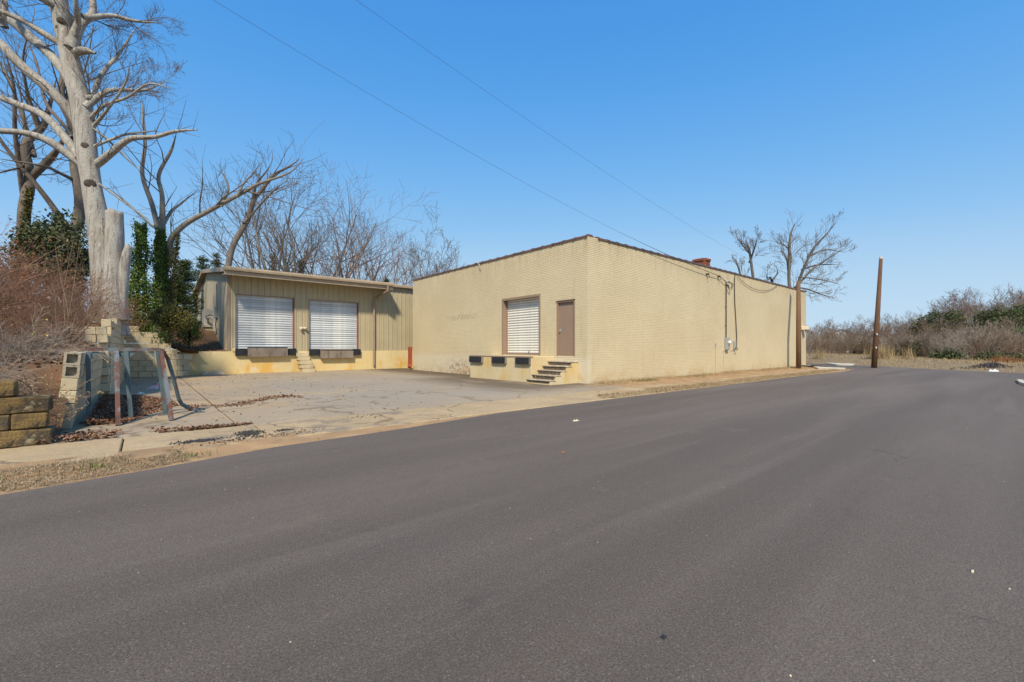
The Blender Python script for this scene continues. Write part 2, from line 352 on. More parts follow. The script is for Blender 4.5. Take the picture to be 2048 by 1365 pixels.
M_OCHRE = surf('ochre_stained_block', (.235, .155, .06), (.165, .12, .055), 2.2, .95, 1., 30, objr=.2, bdist=.035, ov=(((.06, .05, .04), 2.2, .42, .58, .85), ((.045, .04, .03), 7, .55, .66, .8), ((.36, .30, .19), 4, .6, .68, .7), ((.16, .145, .05), 1.8, .58, .7, .6)))
M_CORE = surf('bare_grey_block', (.20, .19, .185), (.12, .115, .11), 6, .95, .6, 50)
M_TEAL = surf('faded_teal_steel', (.082, .125, .142), (.11, .155, .17), 4, .6, .25, 50, ov=(((.17, .055, .035), 2.5, .52, .62, .9, (1, 1, .5)), ((.32, .33, .33), 9, .64, .70, .7)))
M_RUST = surf('rusty_steel', (.135, .062, .046), (.10, .055, .045), 5, .75, .3, 50, ov=(((.14, .18, .20), 3, .46, .56, .85, (1, 1, .5)),))
M_POLE = surf('brown_pole_wood', (.135, .07, .04), (.09, .05, .03), 3, .85, .5, 25, st=(4, 4, .4), ov=(((.23, .14, .09), 6, .55, .7, .6, (5, 5, .4)), ((.30, .28, .26), 4, .66, .72, .6)))
M_POLE2 = surf('tan_pole_wood', (.175, .10, .054), (.13, .075, .042), 3, .85, .5, 25, st=(4, 4, .4), ov=(((.30, .26, .22), 5, .6, .7, .6, (5, 5, .4)),))
M_WHITE = surf('white_plastic', (.75, .76, .77), (.66, .68, .7), 6, .5, .2, 20)
M_HOUSE = surf('white_house_siding', (.70, .70, .69), (.64, .64, .63), 3, .7, .1, 20)
M_SHING = surf('grey_shingle', (.28, .28, .29), (.22, .22, .23), 5, .85, .3, 30)
M_GLAZE = surf('dark_window', (.05, .06, .07), (.07, .08, .09), 3, .15, 0, spec=.6)
# plants
def bark(name, c1, c2, c3): return surf(name, c1, c2, 2.2, .9, .7, 14, st=(2.5, 2.5, .6), ov=((c3, 5, .52, .66, .7, (2, 2, .5)),), bdist=.03)
M_PALE = surf('pale_bark', (.40, .385, .35), (.31, .29, .26), 1.6, .9, .9, 16, st=(2.5, 2.5, .6), bdist=.04, ov=(((.22, .185, .155), 3.2, .50, .62, .75, (3.5, 3.5, .35)), ((.12, .095, .08), 2.4, .58, .63, .7, (4.5, 4.5, .28)), ((.47, .46, .43), 5, .58, .66, .6, (1, 1, .6))))
M_GREYB = bark('grey_bark', (.165, .14, .118), (.115, .097, .082), (.22, .20, .175))
M_DARKB = bark('dark_bark', (.085, .068, .055), (.06, .048, .04), (.14, .12, .10))
M_SILV = bark('silver_bark', (.25, .23, .20), (.19, .172, .15), (.13, .11, .095))
M_TWIG = surf('twig_bark', (.165, .13, .105), (.12, .095, .078), 2, .9, 0)
M_TWIGR = surf('reddish_twig', (.21, .125, .095), (.15, .095, .075), 2, .9, 0)
M_TWIGG = surf('grey_twig', (.36, .30, .245), (.28, .23, .185), 1.2, .9, 0, ov=(((.15, .115, .09), .6, .5, .65, .6),))
M_TWIGB = surf('brown_twig', (.215, .155, .11), (.16, .115, .085), 1.2, .9, 0)
M_CANE = surf('pale_cane', (.27, .19, .125), (.20, .14, .095), 2, .85, 0)
M_BRUSH = surf('brown_brush', (.25, .13, .082), (.18, .098, .066), 1.5, .9, 0, ov=(((.22, .165, .13), 1.2, .55, .65, .8),))
M_IVY = leafmat('ivy_leaf', [(.04, .085, .018), (.085, .15, .03), (.16, .21, .04)])
M_IVYY = leafmat('yellow_ivy_leaf', [(.07, .10, .018), (.20, .17, .02), (.30, .21, .02)])
M_EVER = leafmat('evergreen_leaf', [(.045, .062, .028), (.075, .095, .04), (.13, .13, .06)])
M_CEDAR = leafmat('cedar_leaf', [(.038, .062, .024), (.068, .10, .035), (.115, .15, .05)])
M_OLIVE = leafmat('olive_leaf', [(.055, .06, .018), (.10, .10, .025), (.17, .13, .03)])
M_BRIGHT = leafmat('bright_leaf', [(.05, .11, .02), (.09, .17, .03), (.13, .22, .05)])
M_DEADL = leafmat('dead_leaf', [(.10, .052, .032), (.19, .10, .058), (.31, .18, .105)], .8)
M_RUSTL = leafmat('rust_leaf', [(.15, .06, .025), (.26, .11, .045), (.34, .17, .08)], .8)
M_STRAWB = leafmat('straw_blade', [(.22, .155, .08), (.33, .245, .135), (.45, .35, .20)], .85)
M_STRAWD = leafmat('matted_straw', [(.20, .135, .075), (.31, .225, .13), (.44, .34, .215)], .85)
M_GREEN = leafmat('grass_blade', [(.07, .10, .025), (.11, .14, .035), (.16, .17, .05)], .8)
M_FLOW = leafmat('yellow_flower', [(.60, .45, .03), (.70, .55, .05), (.75, .62, .08)])
M_CRUMB = surf('asphalt_crumb', (.035, .033, .033), (.055, .052, .05), 9, .9, .3, 60)
M_LITTER = surf('printed_litter', (.62, .60, .58), (.55, .08, .10), 6, .5, .1, 20, ov=(((.10, .14, .30), 8, .58, .62, .9),))
M_CARD = surf('soggy_cardboard', (.50, .43, .33), (.38, .31, .22), 5, .9, .2, 30)
M_PAPER = surf('paper_scrap', (.68, .62, .42), (.6, .55, .4), 9, .8, 0)

# ================================================================== THE SETTING
def struct(o, kind='structure'): o['kind'] = kind; return o
def vnoise(x, y, seed=0):                        # cheap smooth value noise, vectorised
    x = np.asarray(x, float); y = np.asarray(y, float)
    def h(i, j):
        q = np.sin(i * 127.1 + j * 311.7 + seed * 74.7) * 43758.5453; return q - np.floor(q)
    i = np.floor(x); j = np.floor(y); fx = x - i; fy = y - j; fx = fx * fx * (3 - 2 * fx); fy = fy * fy * (3 - 2 * fy)
    return (h(i, j) * (1 - fx) + h(i + 1, j) * fx) * (1 - fy) + (h(i, j + 1) * (1 - fx) + h(i + 1, j + 1) * fx) * fy
def fbm(x, y, seed=0, o=4):
    s = 0; a = .5
    for k in range(o): s = s + a * vnoise(np.asarray(x) * 2 ** k, np.asarray(y) * 2 ** k, seed + k); a *= .5
    return s
def grid(name, xs, ys, zf, mat, keep=None, parent=None):
    X, Y = np.meshgrid(xs, ys, indexing='ij'); Z = zf(X, Y)
    V = np.stack([X, Y, Z], -1).reshape(-1, 3); ny = len(ys)
    I, J = np.meshgrid(np.arange(len(xs) - 1), np.arange(ny - 1), indexing='ij')
    q = np.stack([I * ny + J, (I + 1) * ny + J, (I + 1) * ny + J + 1, I * ny + J + 1], -1).reshape(-1, 4)
    if keep is not None:
        cx = (X[:-1, :-1] + X[1:, 1:]).ravel() / 2; cy = (Y[:-1, :-1] + Y[1:, 1:]).ravel() / 2; q = q[keep(cx, cy)]
    me = np_mesh(name, V, [q], True); me.materials.append(mat)
    return struct(link(name, me, parent))

# the one sheet that reaches the horizon
mb = MB().add([(-900, -900, -.05), (900, -900, -.05), (900, 900, -.05), (-900, 900, -.05)], [(0, 1, 2, 3)])
struct(link('ground', mb.mesh('ground', M_STRAW)))

# road: near edge read off the photo, junction with the side street at the far end
EDGE = [(-60, -5.2), (-30, -4.9), (-16, -4.65), (-13.6, -4.54), (-12.4, -4.3), (-11.2, -4.0), (-10.2, -3.95), (-9.1, -3.85), (-6.9, -3.5), (-3.1, -3.52),
        (1.8, -3.42), (11.5, -3.5), (18.1, -3.75), (20.2, -3.65), (21.6, -3.2), (22.8, -2.3), (23.9, -.9), (25.6, 1.5), (29, 6.0), (38, 20), (70, 72)]
FAR = [(80, 66), (46, 17), (33.5, 2.9), (32.0, 1.3), (30.4, -1.4), (28.6, -3.6), (26.5, -6.0), (24.1, -8.8), (23.4, -9.8), (23.6, -11), (25, -15), (40, -45), (70, -105)]
NEAR = [(52, -105), (22, -40), (17.5, -16), (16.4, -12), (15.6, -10.75), (14.3, -10.2), (12.3, -10.3), (10.2, -10.55), (8, -11.0), (4, -12.0), (-6, -13.2), (-60, -13.5)]
poly = EDGE + FAR + NEAR
mb = MB().add([(x, y, -.012) for x, y in poly], [tuple(range(len(poly)))])
struct(link('road', mb.mesh('road', M_ASPH)))

# dirt verge between sidewalk and road; its ragged rim dips under the asphalt sheet
ex = np.array([p[0] for p in EDGE[:14]]); ey = np.array([p[1] for p in EDGE[:14]])
def edge_y(x): return np.interp(x, ex, ey)
def verge_z(X, Y):
    d = Y - edge_y(X)                            # >0 : on the verge
    return -.012 + .05 * (d - .03) + .085 * (fbm(X * 2.2, Y * 2.2, 3) - .5) * np.clip(.35 + d, .15, 1.) - .01
grid('verge', np.arange(-22, 21.8, .12), np.arange(-5.2, -3.1, .06), lambda X, Y: np.minimum(verge_z(X, Y), .012), M_SOIL,
     keep=lambda x, y: (y > edge_y(x) - .22) & (y < np.where(x > 17, -3.05, -3.1)))
# dusty strip between the sidewalk and the brick warehouse
grid('dirt_strip', np.arange(-1.2, 25.2, .15), np.arange(-2.12, .02, .12), lambda X, Y: -.015 + .05 * (fbm(X * 1.7, Y * 1.7, 8) - .35) + .05 * sstep(-.7, 0, Y) * sstep(-.4, 1, X), M_SOIL)

# sidewalk slabs
rg = random.Random(4)
walk = thing('sidewalk', None, None); struct(walk)
x = -19.45; k = 0
while x < 19.5:
    L = 1.66
    mb = MB().cbox(x + .009, -3.52, -.10, x + L - .009, -1.955, .0 + rg.uniform(-.004, .008) + .006, .012, rg, .004)
    o = mb.build('concrete_slab', M_WALK, walk)
    x += L
# corner pavement and its kerb at the junction
mb = MB().prism([(19.6, -3.5), (21.1, -3.15), (22.4, -2.1), (23.5, -.8), (25.2, 1.6), (28.6, 6.2), (27.4, 6.9), (24.6, 2.6), (24.6, -.3), (19.6, -2.1)], 2, -.1, .09)
struct(link('corner_pavement', mb.mesh('corner_pavement', M_KERB)))

# parking lot: big slabs with open joints
lot = thing('parking_lot', None, None); struct(lot)
XS = [-13.9, -11.35, -8.6, -4.6, -.02]; YS = [-1.94, .12, 2.9, 8.2, 12.4, 16.12]
for i in range(4):
    for j in range(5):
        dz = rg.uniform(-.006, .004)
        g1, g2, g3, g4 = (rg.uniform(.010, .022) for _ in range(4))
        x1 = XS[i + 1] - g2
        if i == 3 and j == 4: x1 = 2.0
        mb = MB().cbox(XS[i] + g1, YS[j] + g3, -.12, x1, YS[j + 1] - g4, dz, .014, rg, .006)
        mb.build('concrete_slab', M_LOT, lot)
# packed soil showing in the joints
mb = MB().box(-14, -2.0, -.13, 0, 16.2, -.03); o = mb.build('joint_soil', M_HILL, lot)

# hillside behind the retaining walls
AW = -13.36                                       # lot face of the side wall
def walltop(b): return 1.12 + .35 * sstep(0, 4.5, b) + .62 * sstep(5.0, 6.2, b)
def hill_z(a, b):
    a = np.asarray(a, float); b = np.asarray(b, float)
    t = b + 1.7
    hl = .78 + 1.5 * sstep(.5, 10, t) + 1.35 * sstep(7, 22, t) + .05 * np.clip(AW - a, 0, 20) * sstep(0, 6, t)
    wl = np.where(b < .2, .78, np.minimum(walltop(b) - .08, hl + .3))
    left = wl + (hl - wl) * sstep(.2, 3.2, AW - a)
    st_ = np.interp(a, [-13.4, -12.6, -12.2, -11.6, -11.2, -10.8, -9.3], [2.12, 2.0, 1.75, 1.35, 1.15, 1.08, 1.14])
    back = st_ + (3.4 + .05 * (AW - a) - st_) * sstep(.3, 11, b - 15.6)
    k = sstep(-14.0, -12.8, a) * sstep(14.4, 16., b)
    z = left * (1 - k) + back * k
    z = z - (z + .06) * (1 - sstep(-1.5, .2, b)) * sstep(-14.5, -13.55, a)
    return z + .16 * (fbm(a * .9, b * .9, 5) - .47) * sstep(.1, .8, t)
def hillkeep(x, y): return (x < AW - .16) | ((y > 15.62) & (x < -10.6)) | ((y > 16.12) & (x < -9.18))
grid('hillside', np.concatenate([np.arange(-70, -20, 1.5), np.arange(-20, -9.0, .15)]), np.concatenate([np.arange(-1.62, 22, .2), np.arange(22, 70, 1.5)]), hill_z, M_HILL, hillkeep)

# grassy bank across the junction
fp = np.array([(46, 17), (33.5, 2.9), (32.0, 1.3), (30.4, -1.4), (28.6, -3.6), (26.5, -6.0), (24.1, -8.8), (23.4, -9.8), (23.6, -11), (25, -15), (40, -45)])
def road_dist(X, Y):
    X = np.asarray(X, float); Y = np.asarray(Y, float); best = np.full(X.shape, 1e9); side = np.ones(X.shape)
    for (x0, y0), (x1, y1) in zip(fp[:-1], fp[1:]):
        dx, dy = x1 - x0, y1 - y0; t = np.clip(((X - x0) * dx + (Y - y0) * dy) / (dx * dx + dy * dy), 0, 1)
        d = np.hypot(X - x0 - t * dx, Y - y0 - t * dy); cr = dx * (Y - y0) - dy * (X - x0)
        m = d < best; best = np.where(m, d, best); side = np.where(m, np.sign(cr), side)
    return best * side                            # >0 on the bank side
def bank_z(X, Y):
    d = road_dist(X, Y); ang = (Y + 11) / 14
    h = .16 + .50 * np.clip(ang, 0, 1)
    return -.035 + h * sstep(.2, 5.5, d) + .035 * np.clip(d, 0, .6) + .16 * (fbm(X * .8, Y * .8, 11) - .45) * sstep(.3, 2.5, d) - .3 * sstep(9, 30, d) * np.clip(ang, 0, 1)
grid('grass_bank', np.arange(22, 120, .5), np.arange(-60, 70, .5), bank_z, M_STRAW, keep=lambda x, y: road_dist(x, y) > -.5)
# grassy corner on the near right
grid('roadside_grass', np.arange(7.5, 40, .3), np.arange(-40, -9.6, .3), lambda X, Y: -.03 + .06 * fbm(X, Y, 2) + .0 * X, M_STRAW,
     keep=lambda x, y: (y < np.interp(x, [7.5, 8, 10.2, 12.3, 14.3, 15.6, 16.4, 17.5, 22], [-11.3, -11.2, -10.75, -10.5, -10.4, -10.95, -12.3, -16.3, -40])))

# ================================================================== BRICK WAREHOUSE
BH = 5.50; LA, LB = 24.74, 13.78
bw = thing('brick_warehouse', 'long cream painted brick warehouse with dark tile coping beside the road', 'warehouse', (0, 0, 0))
d0, d1_ = onA(1081, 0)[0], onA(1004, 0)[0]; DZ0, DZ1 = 1.03, 3.58
m0, m1 = onA(1150, 0)[0], onA(1114, 0)[0]; MZ0, MZ1 = 1.03, 3.19
OPEN = [(d0, d1_, DZ0, DZ1), (m0, m1, MZ0, MZ1)]
def brick_wall(Ls, Ht, z0, openings, seed):       # rectangles of brick faces on a wall of length Ls
    rg = np.random.default_rng(seed); R = []
    ch, bl, j, jv = .0677, .2032, .0085, .0035; row = 0; z = z0
    while z < Ht - .02:
        za, zb = z + j / 2, min(z + ch - j / 2, Ht)
        ivs = [(0., Ls)]
        for s0, s1, o0, o1 in openings:
            if zb > o0 + .01 and za < o1 - .01:
                nv = []
                for a, b in ivs:
                    if s1 <= a or s0 >= b: nv.append((a, b))
                    else:
                        if s0 > a: nv.append((a, s0))
                        if s1 < b: nv.append((s1, b))
                ivs = nv
        hdr = row % 6 == 5; L = (bl / 2 if hdr else bl + 0) + 0.0; off = (L * .5 if hdr else (L * .5 if row % 2 else 0))
        for a, b in ivs:
            s = math.floor((a - off) / L) * L + off
            while s < b - .004:
                p, q = max(s + jv / 2, a), min(s + L - jv / 2, b)
                if q - p > .012: R.append((p, q, za, zb))
                s += L
        z += ch; row += 1
    return np.array(R), rg
def brick_mesh(name, R, rg, plane):               # plane 'A': faces -x at x=0 ; 'B': faces -y at y=0
    m = len(R); d = rg.normal(0, .0006, (m, 1)); back = .005
    c = .0022; cv = .0002
    s0, s1, z0, z1 = R.T
    def P(s, z, dd): return np.stack([s, z, dd], -1)
    f = -.0 + d[:, 0]; bk = np.full(m, back)
    V = np.stack([P(s0, z0, bk), P(s1, z0, bk), P(s1, z1, bk), P(s0, z1, bk), P(s0 + cv, z0 + c, f), P(s1 - cv, z0 + c, f), P(s1 - cv, z1 - c, f), P(s0 + cv, z1 - c, f)], 1).reshape(-1, 3)
    base = (np.arange(m) * 8)[:, None, None]
    q = np.array([(4, 5, 6, 7), (0, 1, 5, 4), (1, 2, 6, 5), (2, 3, 7, 6), (3, 0, 4, 7)])
    if plane == 'A': V = np.stack([V[:, 2], V[:, 0], V[:, 1]], -1); q = q[:, ::-1]
    else: V = np.stack([V[:, 0], V[:, 2], V[:, 1]], -1)
    return np_mesh(name, V, [(base + q[None]).reshape(-1, 4)])
for pl, Ls, ops, sd_ in (('A', LB, OPEN, 1), ('B', LA, [], 2)):
    R, r_ = brick_wall(Ls, BH, -.13, ops, sd_)
    me = brick_mesh('bricks', R, r_, pl); me.materials.append(M_BRICK)
    o = link('bricks', me, bw); o['kind'] = 'stuff'
def tiles(s0, s1, z0, z1, ops):
    ss = sorted({s0, s1, *[o[0] for o in ops], *[o[1] for o in ops]}); out = []
    for a, b in zip(ss[:-1], ss[1:]):
        zz = [(z0, z1)]
        for p, q, o0, o1 in ops:
            if p <= a + 1e-6 and q >= b - 1e-6: zz = [(z0, o0), (o1, z1)]
        out += [(a, b, u, v) for u, v in zz]
    return out
mb = MB()
for a, b, u, v in tiles(.006, LB, -.15, BH, OPEN): mb.box(.006, a, u, .30, b, v)
mb.build('wall', M_MORT, bw)
mb = MB().box(.301, .006, -.15, LA, .30, BH); mb.build('wall', M_MORT, bw)
mb = MB().box(LA - .3, .301, -.15, LA, LB, BH); mb.build('wall', M_BRICK, bw)
mb = MB().box(.301, LB - .3, -.15, LA - .301, LB, BH); mb.build('wall', M_BRICK, bw)
mb = MB().box(.302, .302, 4.9, LA - .302, LB - .302, 5.0); roof = mb.build('roof', M_SHING, bw)
# coping tiles
def cope_mesh(L, along):
    prof = [(-.045, -.035), (-.045, .02), (.05, .062), (.26, .062), (.345, .02), (.345, -.035), (.32, -.035), (.32, .0), (-.02, .0), (-.02, -.035)]
    hub = [(-.055, -.045), (-.055, .028), (.045, .082), (.265, .082), (.355, .028), (.355, -.045)]
    mb = MB()
    if along == 1:
        mb.prism(prof, 1, .012, L - .002); mb.prism(hub, 1, .0, .085)
    else:
        mb.prism(prof, 0, .012, L - .002); mb.prism(hub, 0, .0, .085)
    return mb.mesh('coping_tile', M_COPE)
Lc = .606
for along, tot, rr in ((1, LB, (0, 0)), (0, LA, (0, 0))):
    me = cope_mesh(Lc, along); N = int(round(tot / Lc)); st_ = tot / N
    for i in range(N):
        if along == 0 and i == 0: continue
        o = link('coping_tile', me, bw)
        o.location = ((0, i * st_, BH) if along == 1 else (i * st_, 0, BH)); o.rotation_euler = (rg.uniform(-.012, .012), rg.uniform(-.012, .012), 0)
# chimney of separate bricks on the roof
chx, chz = onB(1403, 1.3)[0], 6.33
def chim():
    ch = MB().box(chx - .30, 1.0, 5.0, chx + .30, 1.6, 6.30).build('chimney', M_MORT, bw)
    me1 = MB().cbox(-.098, -.05, 0, .098, .05, .058, .004).mesh('brick', M_CHIM)
    z = 5.45; r = 0
    while z < 6.30:
        cor = .05 if z > 6.16 else 0.
        for sx in range(3):
            for sy in (0, 1):
                o = link('brick', me1, ch); o.location = (chx - .205 + sx * .205 + (0 if r % 2 else .0), (1.0 - .0 - cor if sy == 0 else 1.6 + cor), z)
            for sy in (-1, 1):
                o = link('brick', me1, ch); o.location = (chx + sy * (.30 + cor), 1.095 + sx * .205, z); o.rotation_euler = (0, 0, rad(90))
        z += .0677; r += 1
    MB().box(chx - .16, 1.14, 6.28, chx + .16, 1.46, 6.36).build('flue', M_CHIM, ch)
chim()
# roll-up doors: frame, curtain of slats, bottom bar
def slat_mesh(W_, pitch, along, mat):
    mb = MB(); pr = []
    for k in range(9):
        t = k / 8; pr.append((-.022 * math.sin(math.pi * min(1, t / .78)) if t < .78 else .006, t * pitch))
    n0 = len(pr)
    vs_ = []
    for e in (0, W_):
        for d_, z in pr: vs_.append((d_, e, z) if along == 1 else (e, d_, z))
    fs = [(i, i + 1, n0 + i + 1, n0 + i) for i in range(n0 - 1)]
    mb.add(vs_, fs)
    me = mb.mesh('slat', mat, True, recalc=False)
    return me
def rollup(root, along, fixed, s0, s1, z0, z1, mat, pitch, framem, fw, depth, right_red=None):
    # along 1: wall at x=fixed facing -x ; along 0: wall at y=fixed facing -y
    def bx(mb, d0, d1, s0, s1, z0, z1):
        return mb.box(fixed + d0, s0, z0, fixed + d1, s1, z1) if along == 1 else mb.box(s0, fixed + d0, z0, s1, fixed + d1, z1)
    fr = bx(bx(bx(MB(), -.012, depth, s0, s0 + fw, z0, z1), -.012, depth, s1 - fw, s1, z0, z1), -.014, depth + .002, s0 + fw, s1 - fw, z1 - fw, z1)
    fr = fr.build('door_frame', framem, root)
    if right_red:
        bx(MB(), depth - .06, depth + .03, s1 - fw - .05, s1 - fw - .002, z0, z1 - fw - .02).build('door_track', right_red, root)
    else:
        bx(MB(), depth - .05, depth + .03, s0 + fw + .001, s0 + fw + .04, z0, z1 - fw).build('door_track', framem, root)
        bx(MB(), depth - .05, depth + .03, s1 - fw - .04, s1 - fw - .001, z0, z1 - fw).build('door_track', framem, root)
    dr = bx(MB(), depth + .03, depth + .05, s0 + fw, s1 - fw, z0, z1).build('roll_up_door', M_DARK, root)
    w_ = s1 - s0 - 2 * fw - .01; me = slat_mesh(w_, pitch, along, mat)
    z = z0 + .07
    while z < z1 - fw - .02:
        o = link('slat', me, dr); o.location = Vector((fixed + depth, s0 + fw + .005, z) if along == 1 else (s0 + fw + .005, fixed + depth, z)) - root.location
        z += pitch
    bx(MB(), depth - .025, depth + .02, s0 + fw + .005, s1 - fw - .005, z0 + .005, z0 + .068).build('bottom_bar', framem, dr)
    return dr
dr = rollup(bw, 1, 0., d0, d1_, DZ0, DZ1, M_WSLAT, .112, M_BROWN, .085, .26)
MB().tube([(.2, d0 + .95, 1.10), (.19, d0 + .95, 1.17), (.215, d0 + .92, 1.20)], .012, 6).build('handle', M_WIRE, dr)
# man door in its steel frame
fr = MB().box(-.02, m0, MZ0, .20, m0 + .055, MZ1).box(-.02, m1 - .055, MZ0, .20, m1, MZ1).box(-.022, m0 + .055, MZ1 - .06, .20, m1 - .055, MZ1).build('door_frame', M_BROWN, bw)
MB().box(-.05, m0 - .02, MZ1 + .002, .0, m1 + .02, MZ1 + .025).build('drip_strip', M_TRIM, bw)
dd = MB().box(.06, m0 + .058, MZ0 + .012, .105, m1 - .058, MZ1 - .064).build('door', M_BROWN, bw)
MB().tube([(.06, m1 - .15, 2.02), (.01, m1 - .15, 2.02), (.0, m1 - .15, 2.02), (-.015, m1 - .15, 2.02)], [.018, .014, .036, .026], 10).build('knob', M_GREY, dd)
MB().box(.052, m1 - .185, 1.95, .0595, m1 - .115, 2.10).build('lock_plate', M_GREY, dd)

# loading dock and its bumpers
DA = -1.25
q0, q1 = onA(1063, DA)[0], onA(940, DA)[0]
dk = thing('loading_dock', 'cream concrete loading dock with rubber bumpers against the brick warehouse', 'dock', (DA, (q0 + q1) / 2, 0))
MB().cbox(DA, q0 + .0, -.12, -.004, q1, 1.00, .012).build('platform', M_CREAM, dk)
MB().box(DA - .01, q0 - .006, .955, DA + .08, q1 + .006, 1.008).build('steel_edge', M_BROWN, dk)
def bumper(parent, along, fixed, s0, s1, z0, z1, dep, name='bumper'):
    mb = MB(); N = max(6, int((s1 - s0) / .04)); w_ = (s1 - s0) / N
    for i in range(N):
        a, b = s0 + i * w_ + .003, s0 + (i + 1) * w_ - .003; e = (.012 if i % 3 == 1 else 0) + (.02 if i in (0, N - 1) else 0)
        if along == 1: mb.box(fixed - dep + e, a, z0 + e * .4, fixed - .002, b, z1 - e * .4)
        else: mb.box(a, fixed - dep + e, z0 + e * .4, b, fixed - .002, z1 - e * .4)
    return mb.build(name, M_RUBBER, parent)
for u0, u1 in ((942, 966), (987, 1013), (1034, 1061)):
    a, b = onA(u1, DA)[0], onA(u0, DA)[0]
    o = bumper(dk, 1, DA, a, b, .70, .955, .11)
    MB().box(DA - .10, a - .03, .69, DA - .003, a - .008, .965).box(DA - .10, b + .008, .69, DA - .003, b + .03, .965).build('bracket', M_PLATE, o)

# concrete steps up to the man door
cs = thing('concrete_steps', 'worn concrete steps with dark risers below the brown door', 'steps', (-.8, 1.1, 0))
sb0, sb1 = .45, q0 - .004; N = 5
for i in range(N):
    f = -1.52 + i * .29; top = .165 + i * .165; bk = -.008 if i == N - 1 else f + .289
    st_ = MB().cbox(f + .012, sb0 + .002 * i, -.13, bk, sb1 - .002 * i, top - .045, .008).build('step', M_CREAM, cs)
    MB().box(f + .006, sb0 + .07, top - .163 if i else .045, f + .0118, sb1 - .03, top - .046).build('riser', M_WORN, st_)
    MB().cbox(f - .03, sb0 - .012, top - .0448, (bk + .004 if i < N - 1 else bk), sb1 + .0, top, .012, rg, .006).build('tread', M_TREAD, st_)

# ================================================================== METAL WAREHOUSE
FB = 16.16; FX = -9.31; FZ = 1.16; EB = FB - 1.1
mw = thing('metal_warehouse', 'tan metal sided warehouse with two roll-up dock doors and overhanging eave', 'warehouse', (FX, FB, 0))
def rz(b): return 5.34 + (b - EB) * .125 if b < 26 else 5.34 + (26 - EB) * .125 - (b - 26) * .10
fd = MB().cbox(-12.2, FB - .06, -.15, 4.0, FB + .30, FZ - .004, .01).build('foundation', M_YELLOW, mw)
MB().box(FX + .004, FB + .302, -.15, FX + .25, 36, 1.158).build('foundation', M_CREAM, mw)
D1 = (onB(470, FB)[0], onB(590, FB)[0], FZ + .02, 4.18); D2 = (onB(617, FB)[0], onB(718, FB)[0], FZ + .02, 4.16)
MX1 = 4.0; EZ = rz(FB) - .06
cuts = sorted(set([FX + .10] + [FX + .10 + .915 * i for i in range(1, 15)] + [D1[0], D1[1], D2[0], D2[1], MX1]))
cuts = [c_ for i, c_ in enumerate(cuts) if c_ <= MX1 and (i == 0 or c_ - cuts[i - 1] > .02)]
def ribs(a, b):
    pts = [a]; m = math.floor(a / .305) * .305
    while m < b:
        for off, hh in ((.0, 0), (.018, 1), (.055, 1), (.073, 0), (.155, 0), (.165, .25), (.185, .25), (.195, 0), (.235, 0), (.245, .25), (.265, .25), (.275, 0)):
            if a + .001 < m + off < b - .001: pts.append(m + off)
        m += .305
    pts.append(b)
    def h(x):
        t = x - math.floor(x / .305 + 1e-9) * .305
        return float(np.interp(t, [0, .018, .055, .073, .155, .165, .185, .195, .235, .245, .265, .275, .305], [0, 1, 1, 0, 0, .2, .2, 0, 0, .2, .2, 0, 0])) * .036
    return [(p, h(p)) for p in pts]
for a, b in zip(cuts[:-1], cuts[1:]):
    mid = (a + b) / 2; z0 = FZ
    for dr_ in (D1, D2):
        if dr_[0] < mid < dr_[1]: z0 = dr_[3]
    pr = ribs(a, b - .003); vs_ = []; fs = []
    for p, h in pr: vs_ += [(p, FB - h, z0), (p, FB - h, EZ)]
    fs = [(2 * i, 2 * i + 2, 2 * i + 3, 2 * i + 1) for i in range(len(pr) - 1)]
    MB().add(vs_, fs).build('wall_panel', M_SIDING, mw)
mb = MB()
for a, b, u, v in tiles(FX + .1, MX1, FZ, EZ, [D1, D2]): mb.box(a, FB + .05, u, b, FB + .28, v)
mb.build('wall_core', M_DARK, mw)
MB().box(FX - .012, FB - .05, FZ, FX + .10, FB + .10, EZ - .05).build('corner_trim', M_TRIM, mw)
for D in (D1, D2):
    rollup(mw, 0, FB, D[0], D[1], D[2], D[3], M_GALV, .128, M_TRIM, .05, .12, M_RED)
# gable wall of painted block (block joints too far off to pick apart: relief in the material)
n = NT('painted_block_gable')
br = n.n('ShaderNodeTexBrick'); sw = n.n('ShaderNodeCombineXYZ'); n.put(sw.inputs[0], n.axis(1)); n.put(sw.inputs[1], n.axis(2)); n.put(br.inputs['Vector'], sw.outputs[0])
br.inputs['Scale'].default_value = 1; br.inputs['Brick Width'].default_value = .406; br.inputs['Row Height'].default_value = .203; br.inputs['Mortar Size'].default_value = .006
c = n.mix(n.rng(n.noise(.8, 5), .35, .65), (.50, .44, .31), (.44, .39, .28))
c = n.mix(n.math('MULTIPLY', n.rng(n.noise(1.5, 5, .7, (2, 2, .25)), .55, .72), .5), c, (.36, .31, .22))
M_GABLE = n.done(n.mix(n.math('MULTIPLY', br.outputs['Fac'], .35), c, (.33, .28, .19)), .85, n.bump(n.math('MULTIPLY', br.outputs['Fac'], -1.), .5, .006), .3)
gp = [(FB + .101, FZ), (36, FZ), (36, rz(36) - .08), (26, rz(26) - .08), (FB + .101, rz(FB) - .08)]
MB().prism(gp, 0, FX, FX + .2).build('gable_wall', M_GABLE, mw)
MB().box(FX + .2, 35.8, 0, MX1 + 12, 36, 5.3).build('rear_wall', M_CMU, mw)
